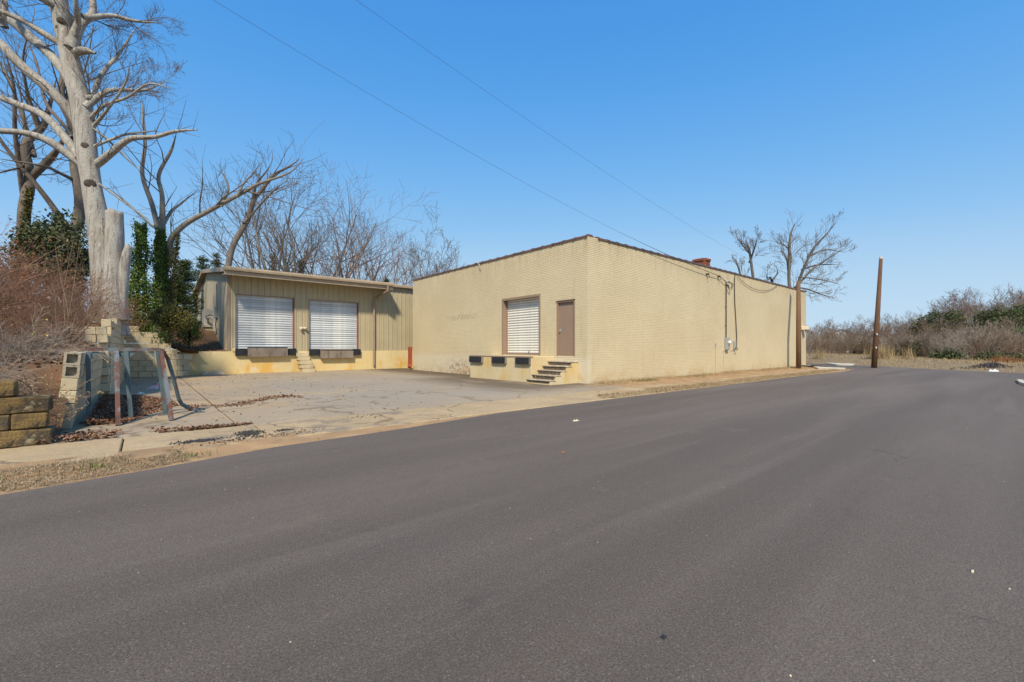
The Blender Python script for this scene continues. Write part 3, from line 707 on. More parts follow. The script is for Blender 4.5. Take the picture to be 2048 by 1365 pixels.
# roof sheets, soffit, fascia, gutter
EX0, EX1 = FX - .28, -.70
MB().prism([(EB, rz(EB) - .07), (26, rz(26) - .07), (36.4, rz(36.4) - .07), (36.4, rz(36.4)), (26, rz(26)), (EB, rz(EB))], 0, EX0, EX1).build('roof', M_ROOF, mw)
MB().prism([(FB - .12, rz(FB - .12) - .07), (26, rz(26) - .07), (36.4, rz(36.4) - .07), (36.4, rz(36.4)), (26, rz(26)), (FB - .12, rz(FB - .12))], 0, EX1 + .004, MX1 + 12).build('roof', M_ROOF, mw)
MB().prism([(EB + .03, 5.0), (FB - .04, 5.10), (FB - .04, 5.13), (EB + .03, 5.03)], 0, EX0 + .03, EX1 - .03).build('soffit', M_SIDING, mw)
MB().box(EX0, EB - .0, 4.985, EX1, EB + .028, 5.19).build('fascia', M_FASCIA, mw)
MB().box(EX1 - .028, EB + .03, 4.99, EX1 - .001, FB - .04, 5.26).build('fascia', M_FASCIA, mw)
gu = MB().prism([(EB - .13, 5.20), (EB - .15, 5.30), (EB - .13, 5.385), (EB - .115, 5.385), (EB - .13, 5.30), (EB - .115, 5.212), (EB - .003, 5.212), (EB - .003, 5.20)], 0, EX0 - .01, EX1 + .01).build('gutter', M_FASCIA, mw)
MB().prism([(EB - .012, 5.386), (EB + .05, 5.40), (EB + .05, 5.36), (EB - .012, 5.345)], 0, EX0 - .004, EX1 + .004).build('drip_edge', M_TRIM, mw)
MB().prism([(FB - .26, 5.30), (FB - .27, 5.42), (FB - .25, 5.48), (FB - .13, 5.47), (FB - .13, 5.30)], 0, EX1 + .02, MX1).build('gutter', M_FASCIA, mw)
rk = [(EB, rz(EB) - .22), (26, rz(26) - .22), (36.4, rz(36.4) - .22), (36.4, rz(36.4) + .015), (26, rz(26) + .015), (EB, rz(EB) + .015)]
MB().prism(rk, 0, EX0 - .02, EX0 - .001).build('rake_trim', M_FASCIA, mw)
MB().prism([(FB + .101, rz(FB) - .13), (26, rz(26) - .13), (36.3, rz(36.3) - .13), (36.3, rz(36.3) - .10), (26, rz(26) - .10), (FB + .101, rz(FB) - .10)], 0, EX0, FX - .002).build('rake_soffit', M_SIDING, mw)
# downspouts
dx_ = onB(748, FB - .12)[0]; tx = onB(774, EB)[0]
def rect_pipe(pts, r): return MB().tube(pts, r, 4, True, True)
rect_pipe([(tx, EB - .06, 5.2), (tx, EB - .06, 4.86), (tx - .05, EB + .06, 4.78), (dx_ + .06, FB - .22, 4.48), (dx_, FB - .14, 4.40), (dx_, FB - .14, 2), (dx_, FB - .14, .22)], .085).build('downspout', M_TRIM, mw)
# dock bumpers and plates at each door
def dock_set(uL, uP0, uP1, uR, zt, zb, pz0, pz1, proj):
    X = lambda u, b=FB - .06: onB(u, b)[0]
    bumper(mw, 0, FB - .061, X(uL), X(uP0) - .01, zb, zt, .16, 'dock_bumper'); bumper(mw, 0, FB - .061, X(uP1) + .01, X(uR), zb, zt, .16, 'dock_bumper')
    pl = MB().prism([(FB - .061, pz1), (FB - .061 - proj, pz1 - .02), (FB - .061 - proj, pz1 - .07), (FB - .061 - proj * .92, pz0), (FB - .061, pz0)], 0, X(uP0) + .01, X(uP1) - .01).build('dock_plate', M_PLATE, mw)
    MB().box(X(uP0) + .03, FB - .07 - proj, pz1 - .019, X(uP1) - .03, FB - .063, pz1 + .012).build('plate_lip', M_RUBBER, pl)
dock_set(470, 494, 574, 592, 1.31, .93, .87, 1.36, .26)
dock_set(618, 639, 704, 720, 1.27, .90, .74, 1.20, .26)
MB().box(D1[0] - .12, FB - .10, FZ - .005, D1[0] + .0, FB - .062, 1.33).build('post_foot', M_YELLOW, mw)

# wall lamp between the dock doors
lx, lz = onB(606, FB - .05, 657)[:2]
wl = thing('wall_lamp', 'small cream twin lamp fixture on siding between the dock doors', 'lamp', (lx, FB - .04, lz))
MB().cbox(lx - .10, FB - .10, lz - .05, lx + .10, FB - .038, lz + .07, .015).build('lamp_box', M_LAMPW, wl)
for s_ in (-1, 1):
    MB().tube([(lx + s_ * .05, FB - .09, lz + .0), (lx + s_ * .10, FB - .13, lz + .0), (lx + s_ * .15, FB - .19, lz - .01), (lx + s_ * .155, FB - .20, lz - .012)], [.05, .06, .085, .07], 12).build('lamp_head', M_LAMPW, wl, True)

# loose block steps between the docks
bs = thing('block_steps', 'narrow stair of stacked cream blocks between the two metal dock doors', 'steps', (-5.55, FB - .6, 0))
X0, X1 = onB(599, FB - .5)[0], onB(622, FB - .5)[0]
for i in range(5):
    y1 = FB - .064; y0 = FB - .36 - .17 * (4 - i); zt = .22 * (i + 1) - .03
    MB().cbox(X0 + .045 * (4 - i) - .10, y0, zt - .215 if i else -.1, X1 + .045 * (4 - i) - .10, y1, zt - .003, .012, rg, .008).build('block', M_BLOCK, bs)

# red boot pipe at the back corner of the brick warehouse
rp = onA(823, -.16)[0]
one('drain_boot', rect_pipe([(-.14, LB + .12, 1.40), (-.14, LB + .10, 1.22), (-.14, LB + .10, .36), (-.22, LB + .02, .14)], .13), M_RED, 'red cast downspout boot at the back corner of the brick wall', 'drainpipe')

# service gear on the gable wall
def gb(u, v): return onA(u, FX - .02, v)
y0, z0, _ = gb(401, 650); y1, z1, _ = gb(388, 618)
ac = thing('wall_cabinet', 'pale grey utility cabinet on gable wall above grey pedestal', 'utility cabinet', (FX - .3, (y0 + y1) / 2, 1.2))
z0 = 2.62; z1 = 3.75; y0 = 21.9; y1 = 23.2
MB().cbox(FX - .50, y0, z0, FX - .004, y1, z1, .02).build('cabinet', M_LGREY, ac)
MB().box(FX - .515, y0 + .1, z0 + .1, FX - .502, y1 - .1, z1 - .1).build('cabinet_door', M_LGREY, ac)
MB().box(FX - .42, y0 + .1, 1.6, FX - .004, y1 - .2, z0 - .003).build('pedestal', M_CMU, ac)
MB().tube([(FX - .3, y0 - .02, z0 + .25), (FX - .34, y0 - .35, z0 + .55), (FX - .2, y0 - .6, z0 + .6), (FX - .06, y0 - .8, z0 + .4)], .05, 8).build('hose', M_LGREY, ac, True)
MB().tube([(FX - .35, y0 - .02, z0 + .45), (FX - .45, y0 - .3, z0 + .62), (FX - .25, y0 - .55, z0 + .72), (FX - .05, y0 - .75, z0 + .6)], .025, 6).build('cable', M_WIRE, ac, True)
cp = thing('conduit_riser', 'white conduit riser with small grey box on gable wall', 'conduit', (FX - .08, 21.0, 2))
MB().box(FX - .16, 20.72, 2.35, FX - .004, 20.98, 4.6).build('riser', M_LGREY, cp)
MB().cbox(FX - .14, 20.1, 3.1, FX - .004, 20.5, 3.75, .015).build('junction_box', M_GREY, cp)
MB().tube([(FX - .05, 20.3, 3.74), (FX - .05, 20.3, 5.1)], .03, 6).build('mast', M_GREY, cp)
MB().tube([(FX - .06, 20.25, 3.1), (FX - .1, 20.2, 2.7), (FX - .05, 20.35, 2.4), (FX - .05, 20.3, 2.1)], .025, 6).build('cable', M_WIRE, cp, True)

# ================================================================== gear on the street wall
def eb(u, v): x_, z_, _ = onB(u, -.05, v); return x_, z_
ex_, ez = eb(1453, 688)
em = thing('electric_meter', 'grey electric meter box with conduit mast and wire loops on wall', 'electric meter', (ex_, -.05, ez - .3))
MB().cbox(ex_ - .16, -.16, ez - .33, ex_ + .16, -.002, ez + .33, .012).build('meter_box', M_GREY, em)
MB().tube([(ex_ + .03, -.162, ez + .07), (ex_ + .03, -.20, ez + .07), (ex_ + .03, -.27, ez + .07), (ex_ + .03, -.285, ez + .07)], [.11, .10, .095, .06], 14).build('meter_glass', M_GLASS, em, True)
cz = eb(1451, 570)[1]
MB().tube([(ex_ - .05, -.06, ez + .32), (ex_ - .05, -.06, cz)], .026, 8).build('conduit', M_WIRE, em)
MB().tube([(ex_ - .05, -.06, cz), (ex_ - .05, -.07, cz + .16), (ex_ + .02, -.12, cz + .22), (ex_ + .12, -.14, cz + .14)], [.03, .05, .065, .05], 8).build('weatherhead', M_GREY, em, True)
for k in range(3):
    MB().tube([(ex_ + .10, -.16, cz + .16), (ex_ + .26 + .05 * k, -.2 - .03 * k, cz + .05), (ex_ + .30, -.19, cz - .14 - .05 * k), (ex_ + .12, -.14, cz - .12 - .06 * k), (ex_ + .05, -.12, cz + .02 - .05 * k), (ex_ - .1, -.1, cz + .03)], .012, 5).build('wire_loop', M_WIRE, em, True)
for zz in (2.6, 3.6): MB().box(ex_ - .11, -.09, zz, ex_ + .01, -.002, zz + .03).build('strap', M_GREY, em)
px_, pz = eb(1469, 692)
tb = thing('telephone_box', 'small grey junction box with looping cable on cream brick wall', 'junction box', (px_, -.05, pz - .2))
MB().cbox(px_ - .09, -.12, pz - .20, px_ + .09, -.002, pz + .28, .02).build('box', M_GREY, tb)
tz = eb(1470, 550)[1]
MB().tube([(px_ + .1, -.05, pz - .12), (px_ + .26, -.06, pz + .0), (px_ + .29, -.05, pz + .5), (px_ + .20, -.04, pz + 1.5), (px_ + .07, -.04, pz + 2.4), (px_ + .02, -.04, tz - .5), (px_ + .06, -.04, tz - .1), (px_ + .2, -.05, tz + .1)], .024, 6).build('cable', M_WIRE, tb, True)
MB().tube([(px_ - .03, -.14, pz - .05), (px_ + .08, -.2, pz - .16), (px_ - .05, -.16, pz - .26), (px_ - .08, -.13, pz - .12)], .022, 6).build('cable', M_WIRE, tb, True)
MB().box(px_ - .42, -.03, pz - .27, px_ - .02, -.002, pz - .24).build('conduit', M_BRICK, tb)
# slack cable along the coping
x0_, zc0 = eb(1474, 553); x1_, zc1 = eb(1556, 570)
pts = [(x0_ + (x1_ - x0_) * t, -.07, zc0 + (zc1 - zc0) * t - .95 * 4 * t * (1 - t) * .62) for t in np.linspace(0, 1, 14)]
one('slack_cable', MB().tube(pts, .013, 5), M_WIRE, 'slack thin cable hanging in a bow below the coping on street wall', 'cable', smooth=True)
# gas riser / small valve pipe
gx, _ = eb(1432, 700)
gr = thing('valve_pipe', 'thin cream valve pipe rising up the street wall', 'pipe', (gx, -.04, 0))
MB().tube([(gx, -.04, .02), (gx, -.04, 1.45)], .014, 6).build('pipe', M_CREAM, gr)
MB().tube([(gx, -.04, 1.40), (gx, -.04, 1.56)], .028, 8).build('valve', M_GREY, gr)
one('lower_conduit', MB().tube([(gx + .95, -.035, 0.02), (gx + .95, -.035, 1.18)], .010, 5).box(gx + .92, -.06, 1.17, gx + .98, -.004, 1.23), M_CREAM, 'thin painted conduit on the wall below the electric meter', 'conduit')
# flood lamp near the far end
fx, fz = eb(1606, 658)
fl = thing('wall_flood_lamp', 'cream boxy flood lamp on far end of the street wall', 'lamp', (fx, -.1, fz))
MB().cbox(fx - .28, -.42, fz - .10, fx + .18, -.004, fz + .17, .03).build('lamp_box', M_LAMPW, fl)
MB().tube([(fx - .12, -.25, fz - .10), (fx - .12, -.28, fz - .24)], [.06, .09], 8).build('lamp_head', M_TRIM, fl)
# bracket on the lot-side parapet
yb = onA(963, 0)[0]
one('parapet_bracket', MB().tube([(-.03, yb, 5.22), (-.10, yb, 5.22), (-.12, yb, 5.36), (-.02, yb + .25, 5.52), (.02, yb + .75, 5.68)], .018, 6), M_LGREY, 'small white bent bracket over the coping on the lot side', 'bracket')

# ================================================================== overhead wires and poles
def wire(name, p0, p1, sag, label, r=.012, N=40, grow=0.):   # grow: bright-sky bleed put into the shape: thin against sky, thicker at wall end
    P0 = Vector(p0); P1 = Vector(p1)
    pts = [P0.lerp(P1, t) - Vector((0, 0, sag * 4 * t * (1 - t))) for t in np.linspace(0, 1, N)]
    return one(name, MB().tube(pts, [r * (1 + grow * float(sstep(.72, .92, i / (N - 1)))) for i in range(N)], 5), M_WIRE, label, 'wire', smooth=True)
bx_, bz = eb(1437, 553)
A0 = Vector(W(520, 0, 9.0)); A1 = Vector((bx_, -.12, bz))
far = A1 + (A0 - A1) * 1.75 + Vector((0, 0, 1.1))
wire('service_wire', far, A1, 1.25, 'black service wire sagging down to the bracket on street wall', .0032, grow=3.2)
B0 = Vector(W(770, 0, 9.3)); PT = Vector(W(1594, 566, 29.45))
wire('overhead_wire', PT + (B0 - PT) * 1.5 + Vector((0, 0, .8)), PT, 1.1, 'thin overhead wire running to the short pole by the wall', .0028)
ib = thing('wire_bracket', 'pair of small wire anchor brackets under the coping', 'bracket', (bx_, -.05, bz))
for q, zq in ((bx_, bz), (bx_ - 1.25, bz - .02)):
    MB().box(q - .04, -.14, zq - .05, q + .04, -.002, zq + .03).tube([(q, -.12, zq - .04), (q + .08, -.14, zq - .18), (q - .03, -.12, zq - .2)], .012, 5).build('anchor', M_WIRE, ib)
MB().tube([(bx_, -.13, bz), (bx_ + .35, -.12, bz - .12), (ex_ - .1, -.12, cz + .1)], .016, 5).build('lead_wire', M_WIRE, ib, True)
bp = G(1593, 737); tp = W(1593.5, 564, 29.3)
p1_ = thing('utility_pole', 'short cut-off tan wooden pole standing against the brick wall', 'pole', (bp[0], bp[1], 0))
MB().tube([(bp[0] + .0, bp[1] - .12, -.1), (bp[0] + .0, bp[1] - .12, 3), (tp[0], tp[1] - .1, tp[2])], [.155, .145, .12], 12).build('shaft', M_POLE2, p1_, True)
b2 = G(1748, 727, .3); b2 = (b2[0], b2[1]); d2 = 870 * 1.02 / 30
t2 = W(1762, 515, d2 + .3)
p2_ = thing('utility_pole', 'tall leaning dark wooden pole without wires on the grassy bank', 'pole', (b2[0], b2[1], .2))
P0 = Vector((b2[0], b2[1], 0)); P1 = Vector(t2)
MB().tube([P0, P0.lerp(P1, .4) + Vector((.05, 0, 0)), P1], [.17, .15, .10], 12).build('shaft', M_POLE, p2_, True)
MB().tube([P0.lerp(P1, .985) + Vector((0, 0, 0)), P1 + (P1 - P0).normalized() * .02], .106, 10).build('top_cap', M_LGREY, p2_)
for t in (.18, .30): q = P0.lerp(P1, t); MB().cbox(q.x - .19, q.y - .11, q.z - .06, q.x - .14, q.y - .05, q.z + .06, .006).build('tag', M_WHITE, p2_)

# ================================================================== RETAINING WALLS
BL, BHh, BT = .405, .212, .20
def block_me(L, name='block', mat=M_BLOCK, seed=0, h=BHh, t=BT, along=1):
    r = random.Random(seed)
    mb = MB()
    if along == 1: mb.cbox(-t, .004, .004, 0, L - .004, h - .004, .009, r, .004)
    else: mb.cbox(.004, 0, .004, L - .004, t, h - .004, .016 if t > .22 else .009, r, .011 if t > .22 else .004)
    return mb.mesh(name, mat)
def hollow_block(L, mat):                        # broken end block with two open cores on its end face
    mb = MB(); w_, h = BT * 1.0, BHh
    mb.box(-w_, 0, 0, 0, L, .03); mb.box(-w_, 0, h - .034, 0, L, h - .004); mb.box(-w_, 0, .03, -w_ + .035, L, h - .034); mb.box(-.035, 0, .03, 0, L, h - .034); mb.box(-w_ + .035, .10, .03, -.035, L, h - .034)
    return mb.mesh('block', mat)
full = [block_me(BL, seed=i) for i in range(4)]; half = block_me(BL / 2, seed=9)
def course_wall(root, y0, y1, rows, topf, rg, x=0., end_me=None):
    for r in range(rows):
        off = (r % 2) * BL / 2; y = y0
        first = True
        while y < y1 - .05:
            L = BL / 2 if (first and off) else BL
            if topf(y) > r * BHh + .1:
                o = link('block', (end_me if (first and end_me and r >= rows - 2) else (half if L < BL - .01 else rg.choice(full))), root)
                o.location = (x + rg.uniform(-.008, .008), y, r * BHh); o.rotation_euler = (0, 0, rg.uniform(-.012, .012))
            y += L; first = False
rg = random.Random(12)
sw1 = thing('leaning_block_wall', 'broken cream block wall leaning over the leaf pile beside the lot', 'retaining wall', (-13.50, -.42, -.02)); sw1.rotation_euler = (0, rad(5.5), 0)
course_wall(sw1, 0., 5.2, 6, lambda y: 1.29 if y < 3.6 else 1.36, rg, 0., hollow_block(BL * .6, M_BLOCKD))
sw2 = thing('block_pilaster', 'slim cream block pilaster between leaning wall and tall block wall', 'pilaster', (-13.28, 4.85, -.02)); sw2.rotation_euler = (0, rad(-2), 0)
for r in range(9):
    o = link('block', full[r % 4] if r % 2 else half, sw2); o.location = (.0 + .02 * (r % 2), 0 if r % 2 else .1, r * BHh)
    o = link('block', half, sw2); o.location = (-.205, .1, r * BHh)
sw3 = thing('tall_block_wall', 'tall cream painted block wall running back below the big tree', 'retaining wall', (-13.27, 5.3, -.02))
course_wall(sw3, 0., 10.0, 11, lambda y: 2.2 if y < .9 else 2.12 + .21 * (y > 3), rg)
# stepped rear wall
RB = 15.34; RH = .258
sw4 = thing('stepped_block_wall', 'cream block wall stepping down towards the metal warehouse', 'retaining wall', (-13.2, RB, 0))
stp = [(277, 657), (320, 667), (331, 678), (345, 689), (357, 700), (384.5, 705)]
stp = [(onB(u, RB)[0], onB(u, RB, v)[1]) for u, v in stp]
rows = 9
rfull = [block_me(.46, seed=20 + i, h=RH, along=0) for i in range(3)]
for r in range(rows):
    zt = (r + 1) * RH; xe = max([x_ for x_, zz in stp if zz > zt - RH * .62], default=None)
    if xe is None: continue
    x_ = -13.25 - (r % 2) * .23
    while x_ < xe - .12:
        L = min(.46, xe - x_)
        me = rg.choice(rfull) if L > .45 else block_me(L, h=RH, along=0, seed=r)
        o = link('block', me, sw4); o.location = (x_ + 13.2, rg.uniform(-.006, .006), r * RH); x_ += L
# ochre front wall along the sidewalk
fw_ = thing('ochre_block_wall', 'low mossy ochre block wall along the sidewalk below the brush', 'retaining wall', (-13.62, -1.72, 0))
ofull = [block_me(.62, seed=40 + i, h=.222, along=0, t=.26, mat=M_OCHRE) for i in range(4)]
ohalf = block_me(.34, seed=47, h=.222, along=0, t=.26, mat=M_OCHRE)
for r in range(4):
    x_ = [.06, .02, .05, -.28][r]
    for k in range(10):
        hf = k == 0 and r % 2 == 1; L = .34 if hf else .62; x_ -= L
        o = link('block', ohalf if hf else rg.choice(ofull), fw_); o.location = (x_ + rg.uniform(-.004, .004), -.12 + rg.uniform(-.016, .016) + .008 * r, r * .222); o.rotation_euler = (0, rg.uniform(-.006, .006), rg.uniform(-.018, .018))
MB().cbox(-19.4, -1.86, .888, -14.5, -1.56, .915, .008, rg, .006).build('cap_slab', M_CORE, fw_)

# ================================================================== BENT STEEL RAIL FRAME
RY = .28
def rail(u, z=1.30): x_, _, d = onB(u, RY); return Vector((x_, RY, z))
bf = thing('steel_rail_frame', 'bent teal and rust steel rail frame on splayed legs in the lot', 'rail frame', (*G(261, 838), 0))
e0 = rail(170); e1 = rail(317); ge = G(383, 822)
MB().tube([e0, rail(240), rail(300), e1, rail(325, 1.275), Vector((rail(337).x, .36, 1.10))], .042, 4, True, True).build('top_rail', M_RUST, bf)
MB().tube([Vector((rail(337).x - .01, .355, 1.12)), Vector((rail(348).x, .48, .72)), Vector((rail(360).x, .62, .28)), Vector((rail(367).x, .72, .16)), Vector((ge[0], ge[1], .03))], .038, 6).build('bent_end', M_TEAL, bf)
legs = [(176, 178, 845, M_DARKB), (233, 236, 852, M_RUST), (252, 262, 838, M_TEAL), (315, 331, 830, M_TEAL), (322, 343, 842, M_RUST)]
for ut, ub, vb, m in legs:
    t = rail(ut, 1.262); g_ = G(ub, vb); g_ = Vector((g_[0], g_[1], .0))
    if m == M_DARKB: m = M_TEAL
    lg = MB().tube([g_, t], .046, 4, True, True).build('leg', m, bf)
    if m == M_TEAL:
        mb = MB().cbox(g_.x - .12, g_.y - .07, .001, g_.x + .12, g_.y + .07, .014, .003); mb.build('base_plate', M_RUST, lg)
        for s_ in (-1, 1): MB().prism([(t.x + s_ * .045, 1.262), (t.x + s_ * .15, 1.262), (t.x + s_ * .045, 1.13)], 1, RY - .006, RY + .006).build('gusset', M_TEAL, lg)
fb_ = G(396, 826)
tb_ = thing('torn_base_plate', 'small torn steel bracket lying next to the bent rail end', 'bracket', (fb_[0], fb_[1], 0))
MB().cbox(fb_[0] - .11, fb_[1] - .05, .001, fb_[0] + .11, fb_[1] + .05, .014, .003).build('plate', M_RUST, tb_)
MB().box(fb_[0] - .06, fb_[1] - .03, .0145, fb_[0] - .045, fb_[1] + .03, .085).box(fb_[0] + .045, fb_[1] - .03, .0145, fb_[0] + .06, fb_[1] + .03, .08).box(fb_[0] - .044, fb_[1] + .01, .0145, fb_[0] + .044, fb_[1] + .02, .05).build('lug', M_TEAL, tb_)

# ================================================================== PLANTS: generators
def tubes(strokes):                               # strokes: (pts Nx3, radii N); grouped by point count and sides
    Vs, Fs, base = [], [], 0; groups = {}
    for P, R in strokes:
        ns = 9 if R[0] > .14 else 6 if R[0] > .05 else 4 if R[0] > .018 else 3
        groups.setdefault((len(P), ns), []).append((P, R))
    for (k, ns), L in groups.items():
        P = np.array([p for p, _ in L]); R = np.array([r for _, r in L]); m = len(L)
        T = np.gradient(P, axis=1); T /= np.linalg.norm(T, axis=2, keepdims=True) + 1e-9
        ref = np.array([.37, .81, .13]); U = np.cross(T, ref); U /= np.linalg.norm(U, axis=2, keepdims=True) + 1e-9; Wd = np.cross(T, U)
        a = np.arange(ns) * 2 * math.pi / ns
        rings = P[:, :, None] + R[:, :, None, None] * (np.cos(a)[None, None, :, None] * U[:, :, None] + np.sin(a)[None, None, :, None] * Wd[:, :, None])
        V = rings.reshape(-1, 3)
        mi, ki, si = np.meshgrid(np.arange(m), np.arange(k - 1), np.arange(ns), indexing='ij')
        A = base + (mi * k + ki) * ns + si; B = base + (mi * k + ki) * ns + (si + 1) % ns
        Fs.append(np.stack([A, B, B + ns, A + ns], -1).reshape(-1, 4)); Vs.append(V); base += len(V)
    return np.concatenate(Vs), Fs
def stroke_mesh(name, strokes, mat):
    V, Fs = tubes(strokes); me = np_mesh(name, V, [np.concatenate(Fs)], True); me.materials.append(mat); return me
def nrm(v): return v / (np.linalg.norm(v) + 1e-9)
def rotdir(d, ang, rg):
    a = nrm(np.cross(d, rg.normal(size=3))); b = np.cross(d, a); ph = rg.uniform(0, 6.283)
    return nrm(d * math.cos(ang) + (a * math.cos(ph) + b * math.sin(ph)) * math.sin(ang))
def branch(S, p, d, L, r, lev, rg, up=.10, wig=.22, kids=6, ang=(.45, .95), shrink=(.42, .7), rmin=.0035, t0=.25, seg=4):
    pts = [np.array(p, float)]; d = nrm(np.array(d, float)); n_ = seg + (2 if lev > 1 else 0); dirs = [d]
    for i in range(n_):
        d = nrm(d + rg.normal(0, wig, 3) * .55 + np.array([0, 0, up])); pts.append(pts[-1] + d * L / n_); dirs.append(d)
    R = r * (1 - .72 * np.linspace(0, 1, n_ + 1)); R = np.maximum(R, rmin * .8)
    S.append((np.array(pts), R))
    if lev > 0: spawn(S, np.array(pts), R, L, lev, rg, up, wig, kids, ang, shrink, rmin, t0)
def spawn(S, pts, R, L, lev, rg, up=.1, wig=.22, kids=6, ang=(.45, .95), shrink=(.42, .7), rmin=.0035, t0=.25, side=None):
    n_ = len(pts) - 1
    for k in range(kids):
        t = t0 + (1 - t0) * (k + rg.uniform(0, 1)) / kids; x = min(t * n_, n_ - 1e-3); i = int(x); f = x - i
        q = pts[i] * (1 - f) + pts[i + 1] * f; dd = nrm(pts[i + 1] - pts[i]); rr = R[i] * (1 - f) + R[i + 1] * f
        nd = rotdir(dd, rg.uniform(*ang), rg)
        l = L * rg.uniform(*shrink) * (1.1 - .45 * t)
        branch(S, q, nd, l, max(min(rr * rg.uniform(.45, .72), l * .015 + .003), rmin), lev - 1, rg, up, wig, max(3, kids - 1), ang, shrink, rmin, .2, 3)
def smooth_path(P, n_=4):                         # Catmull-Rom through rows (x,y,z,r)
    P = np.array(P, float); Q = np.vstack([2 * P[0] - P[1], P, 2 * P[-1] - P[-2]]); out = []
    for i in range(1, len(Q) - 2):
        for t in np.linspace(0, 1, n_, endpoint=False):
            a, b, c_, d = Q[i - 1:i + 3]; out.append(.5 * (2 * b + (c_ - a) * t + (2 * a - 5 * b + 4 * c_ - d) * t * t + (3 * b - a - 3 * c_ + d) * t ** 3))
    out.append(P[-1]); o = np.array(out); o[:, 3] = np.maximum(o[:, 3], .004); return o
def limb_px(S, L, dep0, dep1, lev, rg, kids=6, Lk=None, up=.06, wig=.25, ang=(.4, .9), rmin=.0045, t0=.15, root=True, fat=1.):
    """limb read off the photograph: rows (u, v, half width px) laid from depth dep0 to dep1; then grown on by the generator"""
    rows = []
    for i, (u, v, hw) in enumerate(L):
        d = dep0 + (dep1 - dep0) * i / max(1, len(L) - 1); rows.append((*W(u, v, d), hw * d / F))
    if root:
        r0 = np.array(rows[0]); r1 = np.array(rows[1]); dv = nrm(r0[:3] - r1[:3]); rows.insert(0, (*(r0[:3] + dv * max(.1, r0[3] * 2.6)), r0[3] * 1.15))
    rows[-1] = (*rows[-1][:3], rows[-1][3] * .35)
    rows = [rows[0]] + [(*(np.array(q[:3]) + rg.normal(0, 1, 3) * (q[3] * .35 + .015)), q[3] * rg.uniform(.92, 1.08)) for q in rows[1:]]
    o = smooth_path(rows, 5); o[:, 3] *= fat; S.append((o[:, :3], o[:, 3]))
    if lev > 0:
        ln = np.linalg.norm(o[-1, :3] - o[0, :3])
        spawn(S, o[:, :3], o[:, 3] * .6, Lk or ln * .6, lev, rg, up, wig, kids, ang, (.45, .8), rmin, t0)
def make_tree(name, label, cat, base, trunk, crown, bm, tm, group=None):
    g0 = hz(base[0], base[1]) if base[0] < -9 and base[1] < 60 else 0.
    if base[2] > g0 - .1:                         # carry the stem on down into the ground
        P, R = trunk[0]; foot = np.array([[base[0], base[1], g0 - .25]]); mid = foot * .5 + P[:1] * .5
        trunk[0] = (np.vstack([foot, mid, P]), np.concatenate([[R[0] * 1.25, R[0] * 1.08], R])); base = (base[0], base[1], g0)
    t = thing(name, label, cat, base, group); off = np.array(base)
    for nm, S_, m in (('trunk', trunk, bm), ('crown', crown, tm)):
        if S_: link(nm, stroke_mesh(nm, [(P - off, R) for P, R in S_], m), t)
    return t
def gnarly(name, path, mat, seed, ns=22, amp=.10, top=False, parent=None, off=(0, 0, 0)):
    """fluted, knobbly stem along a path of rows (x,y,z,r)"""
    P = smooth_path(path, 6); k = len(P); a = np.arange(ns) * 2 * math.pi / ns; hh = np.cumsum(np.r_[0, np.linalg.norm(np.diff(P[:, :3], axis=0), axis=1)])
    A, Hh = np.meshgrid(a, hh); nz_ = vnoise(np.cos(A) * 1.6 + 5, np.sin(A) * 1.6 + Hh * .9 + 9, seed) * .6 + vnoise(np.cos(A) * 3.5 + 50, np.sin(A) * 3.5 + Hh * 2.2, seed + 3) * .4 - .5
    Rr = P[:, 3:4] * (1 + amp * 2 * nz_)
    V = np.stack([P[:, 0:1] + Rr * np.cos(A), P[:, 1:2] + Rr * np.sin(A), P[:, 2:3] + 0 * A], -1)
    if top: V[-1, :, 2] += np.random.default_rng(seed).uniform(-.05, .10, ns)
    V = V.reshape(-1, 3) - np.array(off)
    i, j = np.meshgrid(np.arange(k - 1), np.arange(ns), indexing='ij'); q = np.stack([i * ns + j, i * ns + (j + 1) % ns, (i + 1) * ns + (j + 1) % ns, (i + 1) * ns + j], -1).reshape(-1, 4)
    fs = [q]
    if top:
        V = np.vstack([V, V[-ns:].mean(0) - np.array([0, 0, .04])]); c_ = len(V) - 1; fs.append(np.array([((k - 1) * ns + j, (k - 1) * ns + (j + 1) % ns, c_) for j in range(ns)]))
    me = np_mesh(name, V, fs, True); me.materials.append(mat); return link(name, me, parent)
def leaves(C, size, rg, flat=0., mat=None, name='leaves', aspect=.6, bend=.25):
    """one small folded leaf (two tris) per centre"""
    C = np.asarray(C, float); m = len(C); nrmv = rg.normal(size=(m, 3)); nrmv[:, 2] += flat * 3 * np.sign(nrmv[:, 2] + .01)
    nrmv /= np.linalg.norm(nrmv, axis=1, keepdims=True); a = np.cross(nrmv, rg.normal(size=(m, 3))); a /= np.linalg.norm(a, axis=1, keepdims=True) + 1e-9; b = np.cross(nrmv, a)
    s = (np.asarray(size) * rg.uniform(.6, 1.35, m))[:, None]
    V = np.stack([C - a * s, C + b * s * aspect + nrmv * s * bend, C + a * s, C - b * s * aspect + nrmv * s * bend], 1).reshape(-1, 3)
    q = np.arange(m * 4).reshape(-1, 4); T = np.concatenate([q[:, [0, 1, 2]], q[:, [0, 2, 3]]])
    me = np_mesh(name, V, [T]); me.materials.append(mat); return me
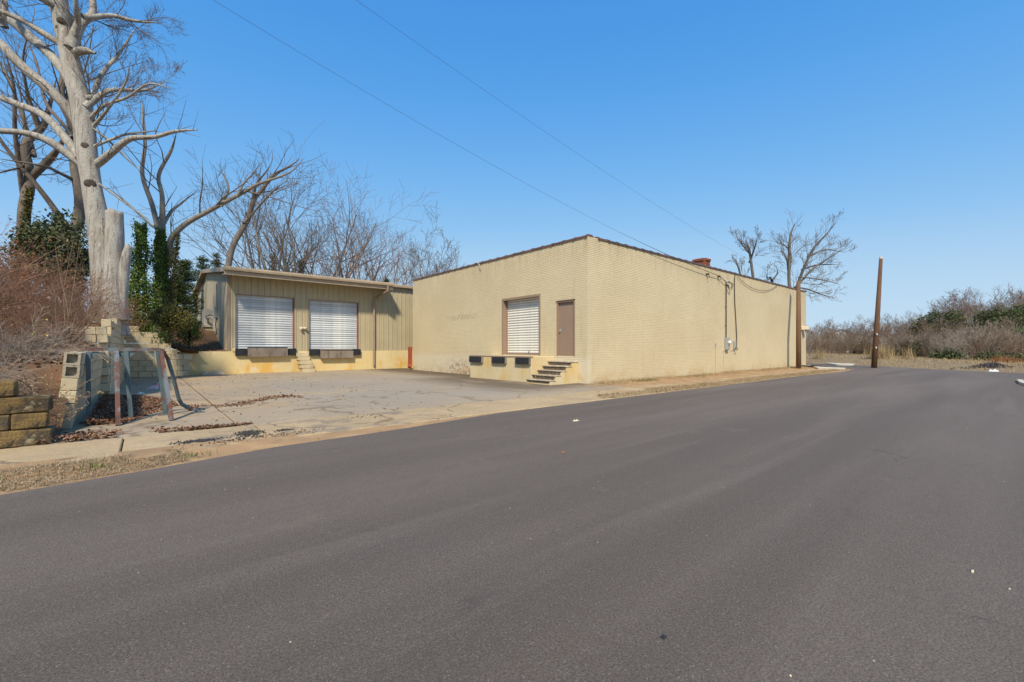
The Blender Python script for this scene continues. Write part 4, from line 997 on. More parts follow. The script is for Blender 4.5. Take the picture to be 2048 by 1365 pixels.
def blades(C, L, wd, lean, rg, mat, name):
    C = np.asarray(C, float); m = len(C); az = rg.uniform(0, 6.283, m); le = np.clip(rg.normal(lean, .3, m), 0, 1.5); l = L * rg.uniform(.5, 1.4, m)
    dr = np.stack([np.cos(az) * np.sin(le), np.sin(az) * np.sin(le), np.cos(le)], -1); sd_ = np.stack([-np.sin(az), np.cos(az), 0 * az], -1) * wd
    mid = C + dr * (l * .55)[:, None]; tip = C + dr * l[:, None] * 1.0; tip[:, 2] -= l * .25 * np.sin(le); tip[:, 2] = np.maximum(tip[:, 2], C[:, 2] + .004)
    V = np.stack([C - sd_, C + sd_, mid + sd_ * .7, mid - sd_ * .7, tip], 1).reshape(-1, 3); b = (np.arange(m) * 5)[:, None]
    T = np.concatenate([b + np.array([[0, 1, 2]]), b + np.array([[0, 2, 3]]), b + np.array([[3, 2, 4]])])
    me = np_mesh(name, V, [T]); me.materials.append(mat); return me
def hz(a, b): return float(hill_z(np.array([a]), np.array([b]))[0])

# ------------------------------------------------------------------ the big pale tree with its sawn-off twin stem
rg = np.random.default_rng(7); D = 16.6
tr, cr = [], []
trunk = [(219, 640, 34), (215, 590, 27), (210, 545, 24), (203, 490, 22), (196, 440, 20), (189, 400, 18.5), (183, 366, 17.5), (173, 300, 18.5), (165, 220, 19), (147, 147, 17.5), (130, 73, 16), (121, 18, 14.5), (116, -60, 12), (112, -160, 8), (112, -270, 5)]
_b = W(219, 640, D); _gz = hz(_b[0], _b[1])
trunk = [(*W(u, v, D), .9 * hw * D / F) for u, v, hw in trunk]; trunk[0] = (_b[0], _b[1], _gz - .2, 33 * D / F)
stumps = [[(228, 640, 24), (229, 560, 18), (229, 500, 15.5), (229, 455, 14.5), (229, 426, 14)], [(240, 640, 10), (246, 560, 9), (252, 515, 8), (257, 494, 6)]]
for L, d1, lev, kd in [
    ([(152, 320, 8), (105, 287, 7), (58, 270, 6), (0, 263, 5.5), (-60, 255, 4.5), (-130, 230, 3)], 15.4, 2, 6),
    ([(150, 305, 8), (92, 245, 7), (40, 213, 6.5), (0, 193, 6), (-70, 150, 4.5), (-130, 130, 3)], 18.0, 2, 6),
    ([(143, 235, 10), (105, 190, 10), (62, 148, 9.5), (20, 110, 9), (-20, 80, 8), (-90, 30, 6), (-160, -30, 3)], 15.6, 2, 6),
    ([(136, 160, 10), (98, 108, 9.5), (55, 70, 9), (20, 46, 8.5), (-20, 30, 7), (-80, -20, 5), (-120, -60, 3)], 18.4, 2, 6),
    ([(116, 86, 6), (70, 58, 5.5), (25, 36, 5), (-30, 10, 3.5), (-70, -30, 2)], 16.0, 2, 6),
    ([(120, 25, 8), (98, 5, 7.5), (60, -12, 6), (10, -40, 4), (-40, -80, 2)], 15.2, 2, 6),
    ([(8, 40, 6), (4, 10, 6), (-6, -30, 5), (-10, -90, 3)], 16.6, 2, 5),
    ([(150, 80, 9), (168, 48, 8), (188, 30, 6.5), (185, 4, 5), (178, -40, 3.5)], 17.6, 2, 7),
    ([(184, 34, 6), (222, 35, 4.5), (262, 42, 3.3), (322, 48, 1.6)], 17.8, 2, 9),
    ([(155, 78, 6), (153, 45, 5.5), (152, 10, 5), (146, -50, 3)], 15.6, 2, 6),
    ([(150, 108, 7), (172, 109, 7), (192, 108, 5)], 16.4, 0, 0),
    ([(184, 205, 6.5), (215, 183, 4.5), (245, 178, 3.5), (290, 179, 2.4), (336, 160, 1.2)], 17.6, 2, 9),
    ([(178, 188, 5), (205, 150, 4), (240, 105, 3), (270, 55, 1.8)], 18.2, 2, 8),
    ([(183, 236, 4.5), (210, 215, 3.5), (250, 192, 2.6), (300, 172, 2), (345, 178, 1)], 15.6, 2, 7),
    ([(186, 254, 4), (215, 220, 3), (250, 170, 2), (262, 120, 1.2)], 15.8, 2, 7),
    ([(191, 328, 7), (225, 303, 6), (262, 283, 5), (310, 271, 4), (352, 262, 3.4), (394, 258, 2.6)], 15.8, 1, 12),
    ([(190, 292, 3), (230, 278, 2.6), (262, 268, 2.2), (310, 262, 1.6)], 17.4, 1, 8),
    ([(186, 255, 2), (215, 280, 2), (255, 318, 1.8), (290, 352, 1.4)], 17.2, 1, 4),
    ([(200, 370, 2), (235, 395, 1.6), (270, 420, 1.3), (308, 448, .9)], 17.2, 1, 4),
    ([(140, 120, 6), (120, 60, 5), (90, -10, 4), (70, -80, 2.5)], 19, 2, 6)]:
    S_ = []; limb_px(S_, L, D, d1, lev + (1 if lev > 1 else 0), rg, kids=kd, up=.05, Lk=2.0); tr.append(S_[0]); cr += S_[1:]
t1 = thing('pale_tree', 'big pale barked bare tree with sawn-off twin stem above block walls', 'tree', (_b[0], _b[1], _gz)); _o = tuple(t1.location)
gnarly('trunk', trunk, M_PALE, 3, 24, .06, False, t1, _o)
for i_, st_ in enumerate(stumps): gnarly('sawn_stem', [(*W(u, v, D - .15), hw * D / F) for u, v, hw in st_], M_PALE, 5 + i_, 20, .11, True, t1, _o)
link('limbs', stroke_mesh('limbs', [(P - np.array(_o), R_) for P, R_ in tr], M_PALE), t1); link('crown', stroke_mesh('crown', [(P - np.array(_o), R_) for P, R_ in cr], M_TWIG), t1)
# sawn faces and pruning scars
for u, v, hw in ((170, 297, 6), (181, 372, 8), (123, 50, 6), (117, 64, 4)):
    p = Vector(W(u, v, D)); c_ = Vector((CAM[0], CAM[1], p.z)); dd = (c_ - p).normalized(); r_ = 18 * D / F
    q = p + dd * (r_ * .93); MB().tube([q - dd * .06, q + dd * .03, q + dd * .034], [hw * D / F * 1.25, hw * D / F, hw * D / F * .55], 12).build('pruning_scar', M_DARKB, t1, True)

# ------------------------------------------------------------------ darker trees behind it
def px_tree(name, label, limbs, dep, seed, bm, tm, lev=2, kids=6, group=None, spread=2.5, up=.07, fat=.74, Lk=None):
    rg = np.random.default_rng(seed); tr, cr = [], []
    for i, L in enumerate(limbs):
        S_ = []; limb_px(S_, L, dep, dep + (0 if i == 0 else rg.uniform(-spread, spread)), lev if i else max(1, lev - 1), rg, kids=kids, up=up, t0=.15 if i else .55, root=i > 0, fat=fat, rmin=dep * .00030, Lk=Lk); tr.append(S_[0]); cr += S_[1:]
    u, v, hw = limbs[0][0]
    return make_tree(name, label, 'tree', W(u, v, dep), tr, cr, bm, tm, group)
px_tree('bare_tree', 'dark forked bare tree with ivy at its foot beside the pale tree', [
    [(30, 600, 17), (40, 500, 15), (50, 420, 14), (60, 360, 12), (62, 300, 9), (75, 245, 8), (98, 205, 5), (112, 160, 3)],
    [(66, 352, 9), (95, 318, 8), (125, 292, 6), (140, 250, 4), (142, 190, 3)], [(45, 380, 6), (36, 330, 6), (32, 260, 5), (28, 180, 4), (10, 100, 2)],
    [(62, 300, 6), (45, 230, 5), (20, 160, 4), (0, 120, 3), (-20, 60, 2)], [(75, 240, 5), (55, 190, 4), (48, 120, 3), (60, 60, 2)]], 22.5, 21, M_GREYB, M_TWIG, 3, 5)
px_tree('bare_tree', 'straight brown trunk standing close behind the pale tree', [
    [(150, 600, 13), (151, 500, 13), (152, 420, 12), (150, 330, 10), (140, 270, 9), (128, 200, 8), (126, 150, 6), (118, 80, 4)],
    [(150, 360, 5), (120, 345, 4), (80, 330, 3.5), (0, 318, 2.5)], [(140, 270, 5), (118, 240, 4.5), (95, 200, 4), (70, 120, 3), (40, 60, 2)], [(128, 200, 5), (150, 140, 4), (160, 70, 3), (200, 20, 1.5)]], 21.0, 22, M_GREYB, M_TWIG, 3, 5)
px_tree('leaning_tree', 'thin dark leaning stem among the brush behind the ochre wall', [
    [(150, 480, 7), (108, 420, 7), (70, 372, 6), (40, 335, 5), (0, 277, 4), (-50, 200, 3)], [(40, 335, 3), (20, 340, 2.5), (-20, 352, 2)]], 19.5, 23, M_DARKB, M_TWIG, 2, 5)
px_tree('bare_tree', 'slender grey tree with ivy covered base and long leaning limb', [
    [(317, 620, 13), (318, 540, 12), (318, 490, 10), (319, 470, 8), (322, 400, 6), (320, 350, 4.5), (345, 300, 4), (352, 270, 2)],
    [(312, 478, 7), (304, 410, 6), (292, 350, 5), (288, 290, 4), (290, 230, 2.5), (287, 200, 1.5)],
    [(322, 565, 9), (333, 520, 9), (347, 480, 8), (372, 450, 7), (410, 425, 6.5), (446, 405, 6), (482, 386, 5), (520, 366, 4), (575, 345, 2.2), (610, 315, 1)],
    [(326, 462, 5), (338, 425, 4.5), (358, 408, 3), (398, 378, 1.5)], [(446, 405, 3.5), (455, 380, 3), (448, 352, 2.2), (440, 345, 1.6)], [(478, 388, 3), (488, 365, 2.5), (505, 348, 2), (520, 325, 1.2)],
    [(308, 450, 3), (270, 420, 2), (235, 390, 1.5), (215, 375, 1)]], 20.5, 24, M_SILV, M_TWIG, 2, 5, spread=1.6)
px_tree('leaning_tree', 'grey leaning tree curving up behind the metal warehouse roof', [
    [(445, 600, 8), (455, 530, 8), (468, 490, 7), (488, 440, 6.5), (505, 400, 6), (520, 380, 5), (545, 352, 4), (580, 330, 2.5), (600, 318, 1.5)],
    [(505, 400, 4), (516, 370, 3), (530, 350, 2), (540, 330, 1)], [(490, 440, 3), (540, 390, 2.4), (575, 360, 1.8)]], 34, 25, M_GREYB, M_TWIG, 2, 7)

# ------------------------------------------------------------------ rows of bare trees grown from prototypes
def bare_proto(seed, Ht, r, forks, lev, kids, spread, bm, tm, name, label, group, t0=.25, up=.12, rmin=.008, cang=(.5, 1.1), cshr=(.42, .68)):
    rg = np.random.default_rng(seed); tr, cr = [], []
    for f in range(forks):
        a = rg.uniform(0, 6.283); tilt = spread * rg.uniform(.5, 1.1) if forks > 1 else .06
        d = np.array([math.cos(a) * tilt, math.sin(a) * tilt, 1.]); S_ = []
        branch(S_, np.array([math.cos(a), math.sin(a), 0]) * r * .6 * (forks > 1), d, Ht * rg.uniform(.8, 1.), r * (1 if forks == 1 else .75), lev, rg, up, .20, kids, cang, cshr, rmin, t0, 6)
        tr.append(S_[0]); cr += S_[1:]
    t = thing(name, label, 'tree', (0, 0, 0), group)
    link('trunk', stroke_mesh('trunk', tr, bm), t); link('crown', stroke_mesh('crown', cr, tm), t)
    return t
used = set()
def place(proto, loc, s=1., rz_=0., label=None, group=None, sz=None):
    t = proto if proto.name not in used else copy_tree(proto); used.add(t.name)
    t.location = loc; t.scale = (s, s, sz or s); t.rotation_euler = (0, 0, rz_)
    if label: t['label'] = label
    if group: t['group'] = group
    return t
gb_ = 'bare trees behind the metal warehouse'; lb_ = 'bare grey winter tree rising behind the metal warehouse roof'
PR = [bare_proto(31, 10, .17, 2, 3, 8, .28, M_GREYB, M_TWIG, 'bare_tree', 'two-stemmed bare grey tree rising behind the metal warehouse roof', gb_), bare_proto(32, 10, .15, 3, 3, 7, .34, M_SILV, M_TWIG, 'bare_tree', 'three-stemmed pale bare tree rising behind the metal warehouse roof', gb_),
      bare_proto(33, 10, .19, 1, 4, 6, .1, M_GREYB, M_TWIG, 'bare_tree', 'single straight bare tree rising behind the metal warehouse roof', gb_, .3), bare_proto(34, 10, .16, 4, 3, 6, .45, M_SILV, M_TWIGR, 'bare_tree', 'low spreading four-stemmed bare tree behind the metal warehouse roof', gb_)]
r2 = random.Random(3)
def top_at(u, vt, d): return W(u, 697, d)[0], W(u, 697, d)[1], W(u, vt, d)[2]
for k, (u, vt, d, p) in enumerate([(532, 402, 40, 0), (585, 372, 42, 1), (632, 398, 46, 3), (690, 450, 44, 1), (724, 476, 48, 0), (768, 468, 44, 3), (806, 494, 48, 1), (560, 440, 54, 2)]):
    x_, y_, zt = top_at(u, vt, d); place(PR[p], (x_, y_, 0), (zt + .2) / 10.4, r2.uniform(0, 6.2))
rt_ = bare_proto(36, 10, .16, 3, 4, 6, .5, M_GREYB, M_TWIG, 'bare_tree', 'rounded finely twigged bare tree above the corner of the brick parapet', None, .3, .14, .014)
x_, y_, zt = top_at(884, 462, 46); place(rt_, (x_, y_, 0), zt / 12.6, 1.)
# trees beyond the right end of the brick warehouse
px_tree('bare_tree', 'tall forked bare tree rising behind far end of brick warehouse', [
    [(1586, 690, 4.5), (1583, 600, 4.5), (1581, 560, 4), (1577, 510, 3.5), (1580, 470, 2.6), (1590, 445, 1.6)],
    [(1588, 600, 4.2), (1601, 560, 4), (1612, 525, 3.5), (1628, 495, 2.8), (1650, 470, 2), (1672, 446, 1.2)],
    [(1600, 562, 3), (1625, 540, 2.6), (1660, 515, 2), (1695, 492, 1.2)], [(1608, 540, 2.4), (1640, 528, 2), (1682, 530, 1)], [(1580, 520, 2.4), (1572, 495, 2), (1540, 481, 1)],
    [(1592, 575, 2), (1615, 578, 1.8), (1645, 590, 1.4), (1670, 597, .8)], [(1600, 556, 1.5), (1640, 560, 1.3), (1682, 570, .8)], [(1578, 545, 2.2), (1574, 520, 2), (1565, 505, 1.2)], [(1620, 512, 2.2), (1650, 500, 1.8), (1690, 505, 1)]], 44, 41, M_GREYB, M_TWIG, 3, 6, spread=3, up=.12, fat=.72, Lk=3.2)
px_tree('bare_tree', 'smaller bare tree peeking over the coping beyond the chimney', [
    [(1508, 650, 4), (1505, 570, 3.6), (1502, 530, 3.2), (1497, 500, 2.6), (1492, 478, 1.6)], [(1500, 520, 2.4), (1510, 495, 1.8), (1514, 475, 1)], [(1484, 560, 2.2), (1474, 530, 2), (1465, 515, 1.2)], [(1499, 510, 2), (1483, 485, 1.5), (1470, 470, 1)]], 46, 42, M_GREYB, M_TWIG, 3, 6, spread=3, up=.12, fat=.72, Lk=2.6)
px_tree('bare_tree', 'low broken bare tree just showing over brick warehouse coping', [
    [(1560, 660, 3.5), (1552, 590, 3), (1545, 560, 2.4), (1535, 555, 1.6)], [(1545, 560, 1.8), (1555, 545, 1.4), (1552, 530, .8)], [(1538, 556, 1.6), (1528, 565, 1.2)], [(1535, 556, 1.2), (1534, 540, .8)]], 47, 43, M_DARKB, M_TWIG, 2, 6, spread=2, fat=.7, Lk=2.)

# ================================================================== BRUSH, IVY, EVERGREENS ON THE BANK
def thicket(seed, Ht, rad_, n_, mat, rg=None, leafm=None, nl=0, lsize=.05, lev=2, arch=-.02, thin=.010):
    rg = np.random.default_rng(seed); S_ = []
    for k in range(n_):
        a = rg.uniform(0, 6.283); q = rad_ * math.sqrt(rg.uniform(0, 1)); p = np.array([math.cos(a) * q, math.sin(a) * q, -.1])
        d = np.array([math.cos(a) * q / rad_ * .8 + rg.normal(0, .35), math.sin(a) * q / rad_ * .8 + rg.normal(0, .35), 1.])
        branch(S_, p, d, Ht * rg.uniform(.6, 1.15), thin * rg.uniform(.6, 1.3), lev, rg, arch, .28, 5, (.3, .9), (.35, .65), .0035, .2, 4)
    L = None
    if nl:
        idx = rg.integers(0, len(S_), nl); C = np.array([S_[i][0][rg.integers(1, len(S_[i][0]))] for i in idx]) + rg.normal(0, .03, (nl, 3)); L = leaves(C, lsize, rg, 0, leafm)
    return S_, L
def bush_thing(name, label, cat, seed, Ht, rad_, n_, mat, group=None, **k):
    S_, L = thicket(seed, Ht, rad_, n_, mat, **k); t = thing(name, label, cat, (0, 0, 0), group)
    link('stems', stroke_mesh('stems', S_, mat), t)
    if L: link('leaves', L, t)
    return t
LB1 = 'tangled leafless brown brush on the bank above the block walls'; GB1 = 'brush thickets on the bank'
TH = [bush_thing('brush_thicket', LB1, 'brush', 51, 1.7, .85, 46, M_BRUSH, GB1), bush_thing('brush_thicket', 'tangled brown brush with scattered dead leaves on the bank', 'brush', 52, 1.5, .9, 46, M_BRUSH, GB1, leafm=M_DEADL, nl=350, lsize=.035)]
LR = 'reddish brush still hung with rusty dead leaves above the ochre wall'; GR = 'rusty leaved brush on the bank'
TR = bush_thing('rusty_brush', LR, 'brush', 53, 1.9, .8, 40, M_TWIGR, GR, leafm=M_RUSTL, nl=1500, lsize=.05)
LG = 'low grey twiggy tangle along the top of the bank wall'; GG = 'grey tangles over the wall top'
TG = bush_thing('grey_tangle', LG, 'brush', 54, .8, .55, 44, M_TWIGG, GG, arch=-.12, thin=.007)
r3 = random.Random(8)
for a_, b_, s_, k in [(-15.0, 3.2, .8, 0), (-15.8, 1.9, .9, 1), (-17.3, 1.2, .9, 0), (-14.9, 5.4, .8, 1), (-16.4, 4.6, 1., 0), (-18.3, 3.6, 1., 1), (-14.5, 7.6, .8, 0), (-15.9, 7.4, 1., 1), (-17.9, 6.6, 1.05, 0),
                      (-14.3, 9.6, .75, 1), (-13.95, 11.2, .7, 0), (-14.1, 13.2, .7, 1), (-13.4, 14.9, .6, 0), (-15.6, 10.6, 1., 0), (-17.4, 10.0, 1.1, 1), (-19.6, 9.2, 1.1, 0), (-12.7, 16.6, .55, 1), (-12.1, 17.6, .55, 0), (-13.0, 18.2, .6, 1), (-20.5, 5.6, 1.1, 1), (-15.5, .7, .65, 0), (-16.8, -.3, .7, 1)]:
    place(TH[k], (a_, b_, hz(a_, b_)), s_, r3.uniform(0, 6.2))
for a_, b_, s_ in [(-18.5, 8.6, 1.15), (-20.2, 11.5, 1.3), (-18.0, 12.8, 1.2), (-22.0, 9.5, 1.3), (-16.7, 11.9, .9), (-21.5, 14, 1.5), (-19.2, 5.2, .9), (-24, 13, 1.5), (-11.7, 19.5, .6)]:
    place(TR, (a_, b_, hz(a_, b_)), s_, r3.uniform(0, 6.2))
for a_, b_, s_ in [(-14.5, 1.4, .55), (-14.45, 2.5, .6), (-14.4, 3.6, .6), (-14.9, .5, .65), (-14.8, -.6, .85), (-15.6, -.9, .9), (-16.4, -1.0, .85), (-14.2, 4.6, .65), (-17.3, -.9, .8), (-14.5, -.9, .45)]:
    place(TG, (a_, b_, hz(a_, b_)), s_, r3.uniform(0, 6.2))
# shrub of pale upright canes, and the arching canes to its left
def cane_shrub(name, label, limbs, dep, seed, mat, hw=1.0, kids=7):
    rg = np.random.default_rng(seed); S_ = []
    for L in limbs: limb_px(S_, [(u, v, hw * (1.5 - 1.1 * i / (len(L) - 1))) for i, (u, v) in enumerate(L)], dep, dep + rg.uniform(-.7, .7), 2, rg, kids=kids, Lk=.75, up=.06, rmin=.0028)
    b = W(*limbs[0][0], dep); t = thing(name, label, 'shrub', (b[0], b[1], hz(b[0], b[1])))
    S_.append((np.array([[b[0], b[1], hz(b[0], b[1]) - .1], [b[0], b[1], b[2]]]), np.array([.03, .02])))
    link('stems', stroke_mesh('stems', [(P - np.array(t.location), R) for P, R in S_], mat), t); return t
cane_shrub('cane_shrub', 'fan of pale upright canes rising from the brush beside leaning wall', [[(135, 690), (140, 640), (148, 590), (152, 545), (158, 480)], [(140, 690), (150, 640), (165, 605), (182, 585), (186, 540)], [(130, 688), (116, 640), (110, 600), (116, 585)],
    [(142, 690), (160, 650), (195, 620), (225, 590)], [(133, 690), (128, 640), (130, 570), (146, 480)], [(137, 690), (134, 620), (120, 550), (112, 490)], [(144, 690), (172, 655), (190, 625), (205, 590)]], 10.2, 61, M_CANE, .9)
cane_shrub('arching_shrub', 'long arching tan canes sprawling over the brush above ochre wall', [[(-60, 640), (-10, 590), (40, 545), (95, 510), (150, 478)], [(-60, 640), (0, 560), (50, 535), (100, 522)], [(-60, 650), (-5, 600), (50, 560), (105, 545), (122, 538)],
    [(-50, 660), (10, 610), (60, 585), (110, 570)], [(-60, 640), (-20, 580), (20, 530), (60, 500)], [(-60, 655), (0, 620), (60, 612), (120, 640)]], 11.0, 62, M_CANE, .9)
# small shrub with the first yellow flowers
S_, _ = thicket(63, .9, .6, 40, M_TWIGG, arch=-.08, thin=.007)
fp0 = W(15, 720, 8.0); fz_ = hz(fp0[0], fp0[1]); fs_ = thing('flowering_shrub', 'grey twiggy shrub with a few yellow flowers above the ochre wall', 'shrub', (fp0[0], fp0[1], fz_))
link('stems', stroke_mesh('stems', S_, M_TWIGG), fs_)
rg = np.random.default_rng(64); C = np.array([S_[i][0][-1] for i in rg.integers(0, len(S_), 70)])
link('flowers', leaves(C, .016, rg, 0, M_FLOW, 'flowers', .9), fs_)['kind'] = 'stuff'
# vines climbing the broken wall end
S_ = []; rg = np.random.default_rng(65)
for k in range(26):
    p = np.array([-13.80 + rg.uniform(-.22, .25), -.7 + rg.uniform(-.5, .6), 0.]); branch(S_, p, (rg.normal(0, .25), rg.normal(0, .25), 1), rg.uniform(.4, .95), .006, 2, rg, .0, .3, 5, (.3, .9), (.35, .6), .003)
vn = thing('dry_vine', 'dry vines and weeds climbing the broken end of leaning wall', 'vine', (-13.6, -.7, 0)); link('stems', stroke_mesh('stems', [(P - np.array(vn.location), R) for P, R in S_], M_CANE), vn)
C = np.array([S_[i][0][-1] for i in rg.integers(0, len(S_), 240)]) - np.array(vn.location); link('leaves', leaves(C, .022, rg, 0, M_STRAWB), vn)

def clumps(rg, n_, c, r, m, s, squash=1.):       # leaf centres: n_ clumps of m leaves inside an ellipsoid
    d = rg.normal(size=(n_, 3)); d /= np.linalg.norm(d, axis=1, keepdims=True); q = rg.uniform(.25, 1, (n_, 1)) ** .5 * rg.uniform(.75, 1.12, (n_, 1))
    P = np.array(c) + d * q * np.array(r); return (P[:, None] + rg.normal(0, s, (n_, m, 3)) * np.array([1, 1, squash])).reshape(-1, 3), P
def leafy(name, label, cat, base, Ht, rxy, mat, seed, n_=120, m=60, s=.16, size=.05, group=None, wood=M_DARKB, lo=.08, aspect=.6):
    """shrub or tree: forked stems reaching into leaf clumps"""
    rg = np.random.default_rng(seed); t = thing(name, label, cat, base, group)
    C, P = clumps(rg, n_, (0, 0, Ht * (.5 + lo / 2)), (rxy, rxy, Ht * (.5 - lo / 2)), m, s)
    S_ = [(np.array([[0, 0, -.2], [0.02, 0, Ht * .3], [0, .02, Ht * .85]]), np.array([.04, .03, .01]) * (Ht / 2) ** .7)]
    for p in P[:: max(1, n_ // 60)]:
        h = max(.02, p[2] * .55); S_.append((np.array([[0, 0, h], [p[0] * .55, p[1] * .55, h + (p[2] - h) * .5 + .02], p]), np.array([.016, .010, .004]) * (Ht / 2) ** .6))
    link('trunk', stroke_mesh('trunk', S_, wood), t); link('crown', leaves(C[C[:, 2] > .02], size, rg, 0, mat, 'crown', aspect), t); return t
def at_px(u, d): q = W(u, 697, d); return q[0], q[1]
x_, y_ = at_px(112, 18.2); z_ = hz(x_, y_); leafy('evergreen_shrub', 'big dark glossy evergreen shrub beside the ivy covered trunk', 'shrub', (x_, y_, z_), W(0, 425, 18.2)[2] - z_, 1.35, M_EVER, 71, 150, 70, .17, .065)
def ivy(name, label, u0, v0, u1, v1, wpx, dep, mat, seed, n_=4500, yellow=False, size=.05):
    rg = np.random.default_rng(seed); p0 = np.array(W(u0, v0, dep)); p1 = np.array(W(u1, v1, dep)); p0[2] = min(p0[2], hz(p0[0], p0[1])); t = thing(name, label, 'ivy', tuple(p0))
    h = rg.uniform(0, 1, n_) ** 1.0; a = rg.uniform(0, 6.283, n_); w_ = wpx * dep / F * (1.25 - .75 * h) * (.35 + 1.25 * vnoise(h * 7 + np.cos(a) * 1.2 + 3, np.sin(a) * 1.2 + h * 3 + seed, seed))
    C = (p1 - p0) * h[:, None] + np.stack([np.cos(a) * w_, np.sin(a) * w_, rg.normal(0, .10, n_)], -1) * np.where(rg.uniform(0, 1, (n_, 1)) < .10, rg.uniform(1.0, 1.7, (n_, 1)), rg.uniform(.45, 1.08, (n_, 1)))
    link('leaves', leaves(C, size, rg, 0, mat), t)
    link('stem', stroke_mesh('stem', [(np.array([[0, 0, -.1], (p1 - p0) * .5, (p1 - p0)]), np.array([.10, .07, .03]))], M_DARKB), t)
    if yellow:
        m_ = rg.uniform(0, 1, 500) < .9; C2 = C[:500] * np.array([1, 1, 0]) + np.array([0, 0, 1]) * rg.normal((p1 - p0)[2] * .28, .18, (500, 1)); link('yellow_leaves', leaves(C2[m_] * 1.03, size * .9, rg, 0, M_IVYY), t)
    return t
ivy('ivy_column', 'dense green ivy column with a yellow patch beside pale tree stump', 270, 600, 285, 450, 19, 20.0, M_IVY, 72, 8500, True)
ivy('climbing_ivy', 'ivy wrapped round the base of the slender forked tree', 317, 610, 322, 462, 15, 20.4, M_IVY, 73, 7500)
ivy('climbing_ivy', 'thin ivy running up the start of long leaning limb', 333, 540, 356, 468, 8, 20.4, M_OLIVE, 74, 1600)
ivy('climbing_ivy', 'dark ivy on the straight brown trunk beside the evergreen shrub', 150, 600, 152, 432, 10, 20.9, M_IVY, 75, 3500)
ivy('climbing_ivy', 'brownish ivy up the dark forked trunk behind rusty brush', 36, 600, 58, 375, 11, 22.3, M_OLIVE, 76, 2600)
for (u, vt, d, rx, m_, lab, sd_) in [(338, 612, 18.6, .62, M_OLIVE, 'yellow green shrub on the slope above the stepped block wall', 77), (362, 628, 18.8, .5, M_OLIVE, 'low olive shrub just behind the stepped block wall', 78), (378, 630, 22.5, .6, M_BRIGHT, 'bright green bush beside the grey cabinet pedestal', 79),
                                     (306, 600, 21.5, .8, M_OLIVE, 'dull olive bush at the foot of ivy covered tree', 80)]:
    x_, y_ = at_px(u, d); z_ = hz(x_, y_); leafy('green_shrub', lab, 'shrub', (x_, y_, z_), max(.6, W(0, vt, d)[2] - z_), rx, m_, sd_, 70, 45, .10, .035)
def conifer(name, label, u, vt, d, rx, seed, mat=M_CEDAR, group=None, n_=170):
    x_, y_ = at_px(u, d); z_ = hz(x_, y_) if x_ < -9 else 0; Ht = W(0, vt, d)[2] - z_; rg = np.random.default_rng(seed); t = thing(name, label, 'tree', (x_, y_, z_), group); S_ = [(np.array([[0, 0, -.2], [0, 0, Ht * .5], [.05, 0, Ht]]), np.array([.13, .09, .02]))]; Cs = []
    for k in range(n_):
        h = rg.uniform(.12, .98); a = rg.uniform(0, 6.283); r_ = rx * (1.05 - h) ** .7 * rg.uniform(.5, 1.15); e = np.array([math.cos(a) * r_, math.sin(a) * r_, Ht * h + rg.normal(.05, .12)])
        S_.append((np.array([[0, 0, Ht * h - .1 * r_], e * .5 + np.array([0, 0, Ht * h]) * .5, e]), np.array([.025, .016, .006])))
        tt = rg.uniform(.35, 1.05, (45, 1)); Cs.append(np.array([0, 0, Ht * h]) * (1 - tt) + e * tt + rg.normal(0, .13, (45, 3)) * np.array([1, 1, .5]))
    link('trunk', stroke_mesh('trunk', S_, M_DARKB), t); link('crown', leaves(np.concatenate(Cs), .075, rg, .3, mat, 'crown', .35), t)
for u, vt, d, rx, lab in [(368, 522, 31, 1.7, 'dark cedar behind the gable end of metal warehouse'), (405, 512, 36, 2.1, 'tall dark cedar touching the gable roof line'), (350, 560, 27, 1.2, 'small cedar close to the grey wall cabinet'), (432, 508, 40, 2.0, 'cedar showing over the gable roof peak')]:
    conifer('cedar_tree', lab, u, vt, d, rx, int(u))
for u, vt, d, rx, lab in [(548, 508, 46, 1.6, 'dark green cedar crown among bare trees behind the metal roof'), (602, 520, 44, 1.2, 'low cedar tip just above the metal eave'), (772, 556, 42, 1.3, 'rounded green cedar top beside the brick corner')]:
    conifer('cedar_tree', lab, u, vt, d, rx, int(u))

# ================================================================== WOODS ACROSS THE JUNCTION
LW = 'dense grey brown leafless thicket across the junction'; GW = 'leafless thickets beyond the junction'
def dome(seed, Ht, R_, n_, mat, label, group, name='wood_thicket', kids=6, lev=3):
    rg = np.random.default_rng(seed); S_ = []
    for k in range(n_):
        a = rg.uniform(0, 6.283); q = R_ * .55 * math.sqrt(rg.uniform(0, 1)); p = np.array([math.cos(a) * q, math.sin(a) * q, -.2]); o_ = q / (R_ * .55)
        branch(S_, p, (math.cos(a) * o_ * .55 + rg.normal(0, .15), math.sin(a) * o_ * .55 + rg.normal(0, .15), 1), Ht * (1.05 - .35 * o_ ** 2) * rg.uniform(.75, 1.05), .035 * rg.uniform(.6, 1.4), lev, rg, .05, .16, kids, (.35, .9), (.32, .55), .010, .15, 4)
    t = thing(name, label, 'thicket', (0, 0, 0), group); link('stems', stroke_mesh('stems', S_, mat), t); return t
DW = [dome(81, 4, 2.6, 26, M_TWIGG, 'dense pale grey leafless thicket across the junction', GW), dome(82, 4, 2.6, 26, M_TWIGB, 'dense brown leafless thicket across the junction', GW), dome(83, 4, 2.4, 24, M_TWIGR, 'reddish leafless thicket across the junction', GW)]
r4 = random.Random(5)
def gz(x_, y_): return max(-.05, float(bank_z(np.array([x_]), np.array([y_]))[0]))
def put(proto, u, vt, d, nat, wid=1.):
    x_, y_ = at_px(u, d); z_ = gz(x_, y_); s_ = (W(0, vt, d)[2] - z_) / nat; return place(proto, (x_, y_, z_), s_ * wid, r4.uniform(0, 6.2), sz=s_)
